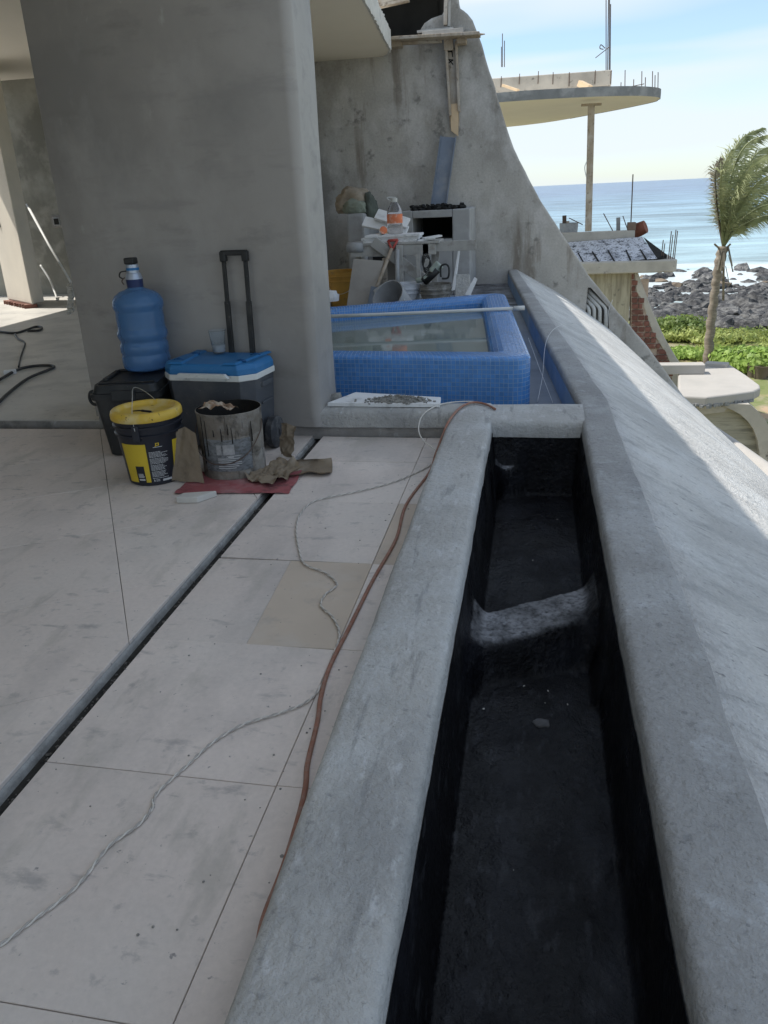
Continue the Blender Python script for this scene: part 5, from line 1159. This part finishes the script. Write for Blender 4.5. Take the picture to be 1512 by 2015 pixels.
# low curved wall under the landing
LY = lp[8].y+.25
arcp = [(1440, 782), (1456, 786), (1476, 796), (1493, 810), (1506, 825), (1516, 843), (1524, 870), (1530, 1000)]
arci = [(1425, 800), (1440, 806), (1458, 816), (1473, 830), (1484, 846), (1491, 866), (1495, 890), (1498, 1000)]
def LP(u, v, Y): p_ = Yp(u, v, Y); return (p_.x, min(p_.z, LZ-.225))
MB().prismy([LP(u, v, LY) for u, v in arcp+arci[::-1]], LY, LY+.6).build('arch_rim', m_concn, ld_, world=True, recalc=True)
MB().prismy([LP(u, v, LY) for u, v in [(1300, 790)]+arcp[:1]+[(1436, 803), (1425, 812), (1300, 826)]], LY+.05, LY+.55).build('edge_beam', m_concn, ld_, world=True, recalc=True)
MB().prismy([LP(u, v, LY+.2) for u, v in [(1300, 800)]+[(u+4, v-3) for u, v in arci]+[(1300, 1000)]], LY+.2, LY+.5).build('curved_base', m_lowwall, ld_, world=True, recalc=True)
rg_ = MB()
for k in range(90):
    t_ = random.random(); p_ = lp[8].lerp(lp[6], t_) if random.random() < .8 else lp[8].lerp(lp[0], t_); r = random.uniform(.02, .06)
    rg_.box((p_.x, p_.y+.02, LZ-.21+random.uniform(-.03, .02)), (r*2, r, r), Matrix.Rotation(random.random()*6, 3, 'Z'))
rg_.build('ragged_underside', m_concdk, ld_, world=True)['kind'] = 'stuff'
# lower roof lip below the sloping parapet
lo_s = []
lipl = smooth_path([Z(u, v, -2.12) for u, v in ((1340, 795), (1384, 824), (1440, 861), (1512, 911), (1640, 1000), (1900, 1180))], 8)
for p_ in lipl: lo_s.append([p_+Vector(v) for v in ((-1.1, 0, -.9), (-.34, 0, -.30), (-.10, 0, -.03), (-.03, 0, .0), (.03, 0, -.01), (.10, 0, -.08), (.45, 0, -.55), (.7, 0, -1.3), (.75, 0, -4))])
lip = structure(MB().loft(lo_s).build('lower_roof', m_landing, smooth=True))

# ------------------------------------------------------------------ ground, shore and sea
GZ = -6.0; SEA = -8.0
def ground_z(x, y):
    t = sstep(44, 66, y); return GZ+(SEA-.6-GZ)*t+.25*noise.noise(Vector((x*.15, y*.15, 0)))
s_ = []
for j in range(81):
    y = -20+j*1.4; s_.append([Vector((x, y, ground_z(x, y))) for x in [-30+i*1.6 for i in range(60)]])
m_ground = M('lawn and bare earth', (.30, .25, .19), .95, .2, .5, .3, 12, stains=(((.40, .28, .17, .8), .6, .50, .62, U), ((.15, .18, .06, .9), .35, .50, .58, U), ((.11, .15, .04, .8), 1.5, .58, .68, U)))
structure(MB().loft(s_).build('ground', m_ground, smooth=True))
# sea
m_sea = bpy.data.materials.new('sea water'); m_sea.use_nodes = True; t = m_sea.node_tree; b = t.nodes['Principled BSDF']; Lk = t.links.new
tcs = N(t, 'ShaderNodeTexCoord'); sx = N(t, 'ShaderNodeSeparateXYZ'); Lk(tcs.outputs['Object'], sx.inputs[0])
r1 = N(t, 'ShaderNodeMapRange'); r1.inputs[1].default_value = 70; r1.inputs[2].default_value = 900; Lk(sx.outputs['Y'], r1.inputs[0])
cr = N(t, 'ShaderNodeValToRGB'); e = cr.color_ramp.elements; e[0].color = (.26, .36, .38, 1); e[1].color = (.13, .19, .28, 1); x_ = e.new(.12); x_.color = (.19, .29, .34, 1); x_ = e.new(.4); x_.color = (.15, .235, .31, 1)
Lk(r1.outputs[0], cr.inputs[0])
def nz(scale, st, det=5, ro=.6):
    mp_ = N(t, 'ShaderNodeMapping'); mp_.inputs['Scale'].default_value = st; Lk(tcs.outputs['Object'], mp_.inputs[0])
    n_ = N(t, 'ShaderNodeTexNoise'); n_.inputs['Scale'].default_value = scale; n_.inputs['Detail'].default_value = det; n_.inputs['Roughness'].default_value = ro; Lk(mp_.outputs[0], n_.inputs[0]); return n_
nf = nz(.16, (.35, 1, 1), 6, .7)
ad = N(t, 'ShaderNodeMath', operation='MULTIPLY_ADD'); ad.inputs[1].default_value = 60; Lk(nf.outputs[0], ad.inputs[0]); Lk(sx.outputs['Y'], ad.inputs[2])
rf = N(t, 'ShaderNodeValToRGB'); e = rf.color_ramp.elements; e[0].position = .0; e[0].color = (.28, .28, .28, 1); e[1].position = 1; e[1].color = (0, 0, 0, 1)
q_ = e.new(.3); q_.color = (.35, .35, .35, 1); q_ = e.new(.55); q_.color = (.8, .8, .8, 1); q_ = e.new(.75); q_.color = (.7, .7, .7, 1)
mrf = N(t, 'ShaderNodeMapRange'); mrf.inputs[1].default_value = 88; mrf.inputs[2].default_value = 134; Lk(ad.outputs[0], mrf.inputs[0]); Lk(mrf.outputs[0], rf.inputs[0])
nw = nz(.05, (.25, 1, 1), 6, .75); rw_ = N(t, 'ShaderNodeMapRange'); rw_.inputs[1].default_value = .66; rw_.inputs[2].default_value = .72; rw_.inputs[4].default_value = .5; Lk(nw.outputs[0], rw_.inputs[0])
mxx = N(t, 'ShaderNodeMath', operation='MAXIMUM'); Lk(rf.outputs[0], mxx.inputs[0]); Lk(rw_.outputs[0], mxx.inputs[1])
nwv = nz(.07, (.35, 1, 1), 8, .72); hv = N(t, 'ShaderNodeMapRange'); hv.inputs[1].default_value = .38; hv.inputs[2].default_value = .62; hv.inputs[3].default_value = .5; hv.inputs[4].default_value = 1.45; Lk(nwv.outputs[0], hv.inputs[0])
hs_ = N(t, 'ShaderNodeHueSaturation'); Lk(hv.outputs[0], hs_.inputs['Value']); Lk(cr.outputs[0], hs_.inputs['Color'])
mi = N(t, 'ShaderNodeMix', data_type='RGBA'); Lk(mxx.outputs[0], mi.inputs[0]); Lk(hs_.outputs[0], mi.inputs[6]); mi.inputs[7].default_value = (.62, .66, .67, 1); Lk(mi.outputs[2], b.inputs['Base Color'])
b.inputs['Roughness'].default_value = .3; b.inputs['Specular IOR Level'].default_value = .35
bpn = N(t, 'ShaderNodeBump'); bpn.inputs['Strength'].default_value = .6; bpn.inputs['Distance'].default_value = .8; nb_ = nz(.45, (.4, 1, 1), 6, .65); Lk(nb_.outputs[0], bpn.inputs['Height']); Lk(bpn.outputs[0], b.inputs['Normal'])
structure(MB().add([(-30000, 55, SEA), (30000, 55, SEA), (30000, 30000, SEA), (-30000, 30000, SEA)], [(0, 1, 2, 3)]).build('sea', m_sea))
# lava rocks
def rockmesh(seed, mat):
    bm = bmesh.new(); bmesh.ops.create_icosphere(bm, subdivisions=2, radius=1)
    for v in bm.verts:
        n_ = v.co.normalized(); v.co = n_*(1+.45*noise.noise(n_*1.4+Vector((seed*3.7, 0, 0)))+.25*noise.noise(n_*3.1+Vector((0, seed*2.1, 0)))); v.co.z *= .62
    me = bpy.data.meshes.new('lava_rock'); bm.to_mesh(me); bm.free(); me.materials.append(mat); return me
rms = [rockmesh(i, m_lava) for i in range(9)]; srm = [rockmesh(i+20, m_sandrock) for i in range(4)]
rocks = []
def put_rock(x, y, r, me, lb='dark lava boulder on the shore below the bushes', gp='lava boulders along the shore'):
    o = bpy.data.objects.new('lava_rock', me); COL.objects.link(o); z = max(ground_z(x, y), SEA-.2)
    o.location = (x, y, z+r*.15); o.scale = (r*random.uniform(.8, 1.5), r*random.uniform(.7, 1.1), r*random.uniform(.7, 1.15)); o.rotation_euler = (random.uniform(-.3, .3), random.uniform(-.3, .3), random.random()*6.28)
    tag(o, lb, 'rock', gp)
cnt = 0; tries = 0; taken = []
while cnt < 270 and tries < 6000:
    tries += 1
    u = random.uniform(1252, 1530); v = random.uniform(560, 690)
    # nearer rocks lower in the picture; left limit follows the shore
    if v < 585+ (u-1260)*-.05 and random.random() < .7: continue
    p = Z(u, v, GZ-1.0)
    if p.y > 80 or p.y < 44: continue
    r = random.choice((.28, .35, .45, .55, .7, .95, 1.2))*(.6+.4*(p.y-40)/30)
    if any((p.x-a)**2+(p.y-b_)**2 < (.62*(r+c))**2 for a, b_, c in taken): continue
    taken.append((p.x, p.y, r)); put_rock(p.x, p.y, r, random.choice(rms)); cnt += 1
for k in range(44):
    u, v = random.uniform(1258, 1525), random.uniform(530, 568); p = Z(u, v, SEA)
    put_rock(p.x, p.y, random.uniform(.3, 1.1), random.choice(srm[:2]+rms), 'wet rock at the edge of the surf', 'rocks in the surf')
sr = MB()
icos = [[v.co.copy() for v in rms[k].vertices] for k in range(3)]; icf = [[tuple(p.vertices) for p in rms[k].polygons] for k in range(3)]
for k in range(2800):
    x = random.uniform(6, 46); y = random.uniform(45, 79); r = random.uniform(.15, .5); q = k % 3
    Mr = Matrix.Rotation(random.random()*6, 3, 'Z'); zz_ = max(ground_z(x, y), SEA-.1); sr.add([Mr @ v*r+Vector((x, y, zz_+r*.2)) for v in icos[q]], icf[q])
tag(sr.build('shore_stones', m_lava), 'smaller dark lava stones filling the shore between boulders', 'stones', kind='stuff')
# bushes
def bush(px, py, Y, w_, h_, mat, label, n=1500, leaf=.16):
    base_ = Yp(px, py, Y); gz = ground_z(base_.x, Y)
    t = thing('bush', label, 'bush', (base_.x, Y, gz), group='shore bushes')
    mb = MB(); top_z = base_.z-gz
    lob = [(Vector((random.uniform(-.6, .6)*w_, random.uniform(-.5, .5)*w_, random.uniform(.35, .8)*top_z)), random.uniform(.35, .6)*w_) for _ in range(11)]
    lob.append((Vector((0, 0, top_z*.75)), w_*.5))
    for k in range(n):
        c_, r_ = random.choice(lob); d_ = Vector((random.gauss(0, 1), random.gauss(0, 1), random.gauss(0, 1))).normalized(); rr = r_*random.uniform(.55, 1.06)
        p = c_+Vector((d_.x*rr, d_.y*rr, d_.z*rr*min(1, top_z*.38/r_*1.0)))
        if p.z < .02: p.z = random.uniform(.02, .4)
        a = Vector((random.gauss(0, 1), random.gauss(0, 1), random.gauss(0, .6))).normalized(); nn = (d_+a*.6).normalized(); u_ = nn.cross(a).normalized(); v_ = nn.cross(u_); s = leaf*random.uniform(.6, 1.3)
        mb.add([p-u_*s*.5, p+v_*s*.28-nn*s*.05, p+u_*s*.5-nn*s*.1, p-v_*s*.28-nn*s*.05], [(0, 1, 2, 3)])
    mb.build('crown', mat, t)
    sm_ = MB()
    for k in range(4): sm_.tube([(random.uniform(-.1, .1), random.uniform(-.1, .1), -.1), (random.uniform(-.5, .5)*w_*.6, random.uniform(-.3, .3)*w_, top_z*.6)], [.05, .02], 5)
    sm_.build('stem', m_trunk, t)
bl = [(1328, 640, 41, 1.6, m_leaf3, 'rounded darker bush left of the palm trunk', 2600), (1318, 640, 43, 1.0, m_leaf2, 'small bright bush beside the buttress edge', 1500), (1365, 660, 40, 2.0, m_leaf, 'broad light green bush left of the palm foot', 2600), (1345, 690, 36.5, 1.5, m_leaf2, 'bright low bush just behind the landing curb', 2000), (1425, 668, 40, 2.2, m_leaf, 'wide soft green bush right of the palm trunk', 3000), (1462, 672, 41, 1.9, m_leaf, 'soft green bush between palm and picture edge', 2600), (1505, 675, 41, 2.0, m_leaf3, 'dull green bush at the right picture edge', 2600), (1440, 695, 36, 1.5, m_leaf2, 'low bright bush behind the landing corner', 2000), (1475, 690, 34.5, 1.5, m_leaf2, 'glossy bright bush with big leaves beside the lawn', 2200), (1512, 695, 33.5, 1.5, m_leaf2, 'glossy bright bush cut by the right picture edge', 2200), (1400, 690, 37, 1.4, m_leaf, 'low green bush around the palm foot', 2000), (1560, 690, 36, 2.4, m_leaf, 'green bush beyond the right picture edge', 1500), (1620, 690, 38, 2.6, m_leaf3, 'dark bush further beyond the right picture edge', 1500)]
for (u, v, Y, w_, mt, lb, n_) in bl: bush(u, v-(14 if v < 680 else 6), Y, w_, 1.5, mt, lb, int(n_*1.1), .26 if 'glossy' in lb else .19)
for (u, v) in ((1484, 735), (1497, 738)):
    p = Z(u, v, GZ+.1); o = MB().lathe([(.001, 0), (.22, 0), (.3, .45), (.32, .5), (.27, .5), (.25, .42), (.001, .42)], (0, 0, 0), 16).build('plant_pot', m_sandrock, loc=(p.x, p.y, ground_z(p.x, p.y)), smooth=True, sharp=40); tag(o, 'clay plant pot under the glossy bushes, %s one' % ('left' if u < 1490 else 'right'), 'pot')
# palm
PYY = 35.0
pt_ = thing('palm_tree', 'wind blown coconut palm standing among bushes by the shore', 'palm tree', Yp(1394, 715, PYY))
tr = [Yp(u, v, PYY) for u, v in ((1392, 760), (1394, 700), (1399, 640), (1405, 590), (1411, 545), (1418, 510), (1424, 485))]
tr = smooth_path(tr, 6); n_ = len(tr)
MB().tube([p+Vector((.03*math.sin(i*1.9), 0, 0)) for i, p in enumerate(tr)], [.20-.075*(i/n_)+.06*sstep(.55, .85, i/n_)+.012*math.sin(i*2.6) for i in range(n_)], 14).build('trunk', m_trunk, pt_, smooth=True, world=True)
crown = tr[-1]
mk = MB()
for k in range(9):     # dead sheaths and hanging fibre at the neck
    a = random.random()*6.28; s = random.uniform(.5, 1.6); st0 = crown+Vector((math.cos(a)*.2, math.sin(a)*.2, random.uniform(-.9, .1)))
    mk.bar(st0, st0+Vector((math.cos(a)*.28, math.sin(a)*.28, -s)), random.uniform(.03, .10), .012, (math.cos(a), math.sin(a), .2))
mk.build('dead_sheaths', m_fronddry, pt_, world=True)
def frond(pix, dY, mat, L=.85, droop=.5, wind=(.55, 0, -.25)):
    P = [Yp(u, v, PYY+dY*i/(len(pix)-1)) for i, (u, v) in enumerate(pix)]; P[0] = crown.copy()
    C = smooth_path(P, 13); mb = MB(); n = len(C)
    mb.tube(C, [.055*(1-.85*i/n)+.006 for i in range(n)], 5)
    W = Vector(wind)
    for i in range(int(n*.16), n):
        f = i/n; d_ = (C[min(i+1, n-1)]-C[i-1]).normalized(); sd = d_.cross(Vector((0, -.35, 1))).normalized()
        for m in range(2):
            for s in (-1, 1):
                p = C[i].lerp(C[min(i+1, n-1)], m*.5); l = L*math.sin(math.pi*min(1, .18+.8*f))**.7*random.uniform(.75, 1.1)
                dr = (sd*s*.8+d_*.55+W*random.uniform(.5, 1.1)+Vector((0, random.uniform(-.3, .3), 0))).normalized()
                q1 = p+dr*l*.55; q2 = q1+(dr+Vector((0, 0, -droop*random.uniform(.6, 1.3)))+W*.3).normalized()*l*.55
                wv = dr.cross(Vector((0, 1, .2))).normalized()*.017
                mb.add([p-wv*.6, p+wv*.6, q1+wv, q1-wv, q2], [(0, 1, 2, 3), (3, 2, 4)])
    mb.build('frond', mat, pt_, world=True)
frond([(1424, 485), (1430, 410), (1445, 330), (1475, 280), (1530, 262)], -1.0, m_frond)
frond([(1424, 485), (1440, 410), (1465, 340), (1500, 295), (1560, 290)], .6, m_frond)
frond([(1424, 485), (1422, 420), (1425, 360), (1437, 310), (1470, 268)], .3, m_frond, .8)
frond([(1424, 485), (1414, 430), (1409, 380), (1408, 340), (1418, 312)], -.5, m_fronddry, .75, .9, (.3, 0, -.3))
frond([(1424, 485), (1445, 430), (1478, 375), (1515, 345), (1570, 335)], -1.4, m_frond)
frond([(1424, 485), (1452, 440), (1492, 405), (1530, 390), (1580, 395)], .9, m_frond)
frond([(1424, 485), (1450, 452), (1490, 430), (1525, 425), (1570, 440)], -1.0, m_frond, .75, .8)
frond([(1424, 485), (1440, 420), (1455, 370), (1480, 325), (1520, 300)], -1.8, m_frond, .8)
frond([(1424, 485), (1435, 440), (1450, 395), (1476, 352), (1515, 325)], 1.2, m_frond, .8)
frond([(1424, 485), (1428, 400), (1436, 330), (1458, 275), (1500, 252)], 1.6, m_frond, .9)
frond([(1424, 485), (1420, 430), (1418, 380), (1422, 335), (1440, 295)], -1.2, m_frond, .75)
frond([(1424, 485), (1436, 420), (1452, 362), (1482, 318), (1530, 300)], .2, m_frond, .85)
frond([(1424, 485), (1444, 438), (1472, 395), (1508, 365), (1560, 358)], 1.5, m_frond, .85)
frond([(1424, 485), (1446, 446), (1482, 415), (1520, 402), (1570, 410)], -.2, m_frond, .85, .7)
for (u, v) in ((1406, 480), (1438, 480)):
    MB().bar(crown+Vector((0, 0, -.2)), Yp(u, v, PYY-.2), .07, .03, (0, -1, 0)).build('frond_stub', m_fronddry, pt_, world=True)
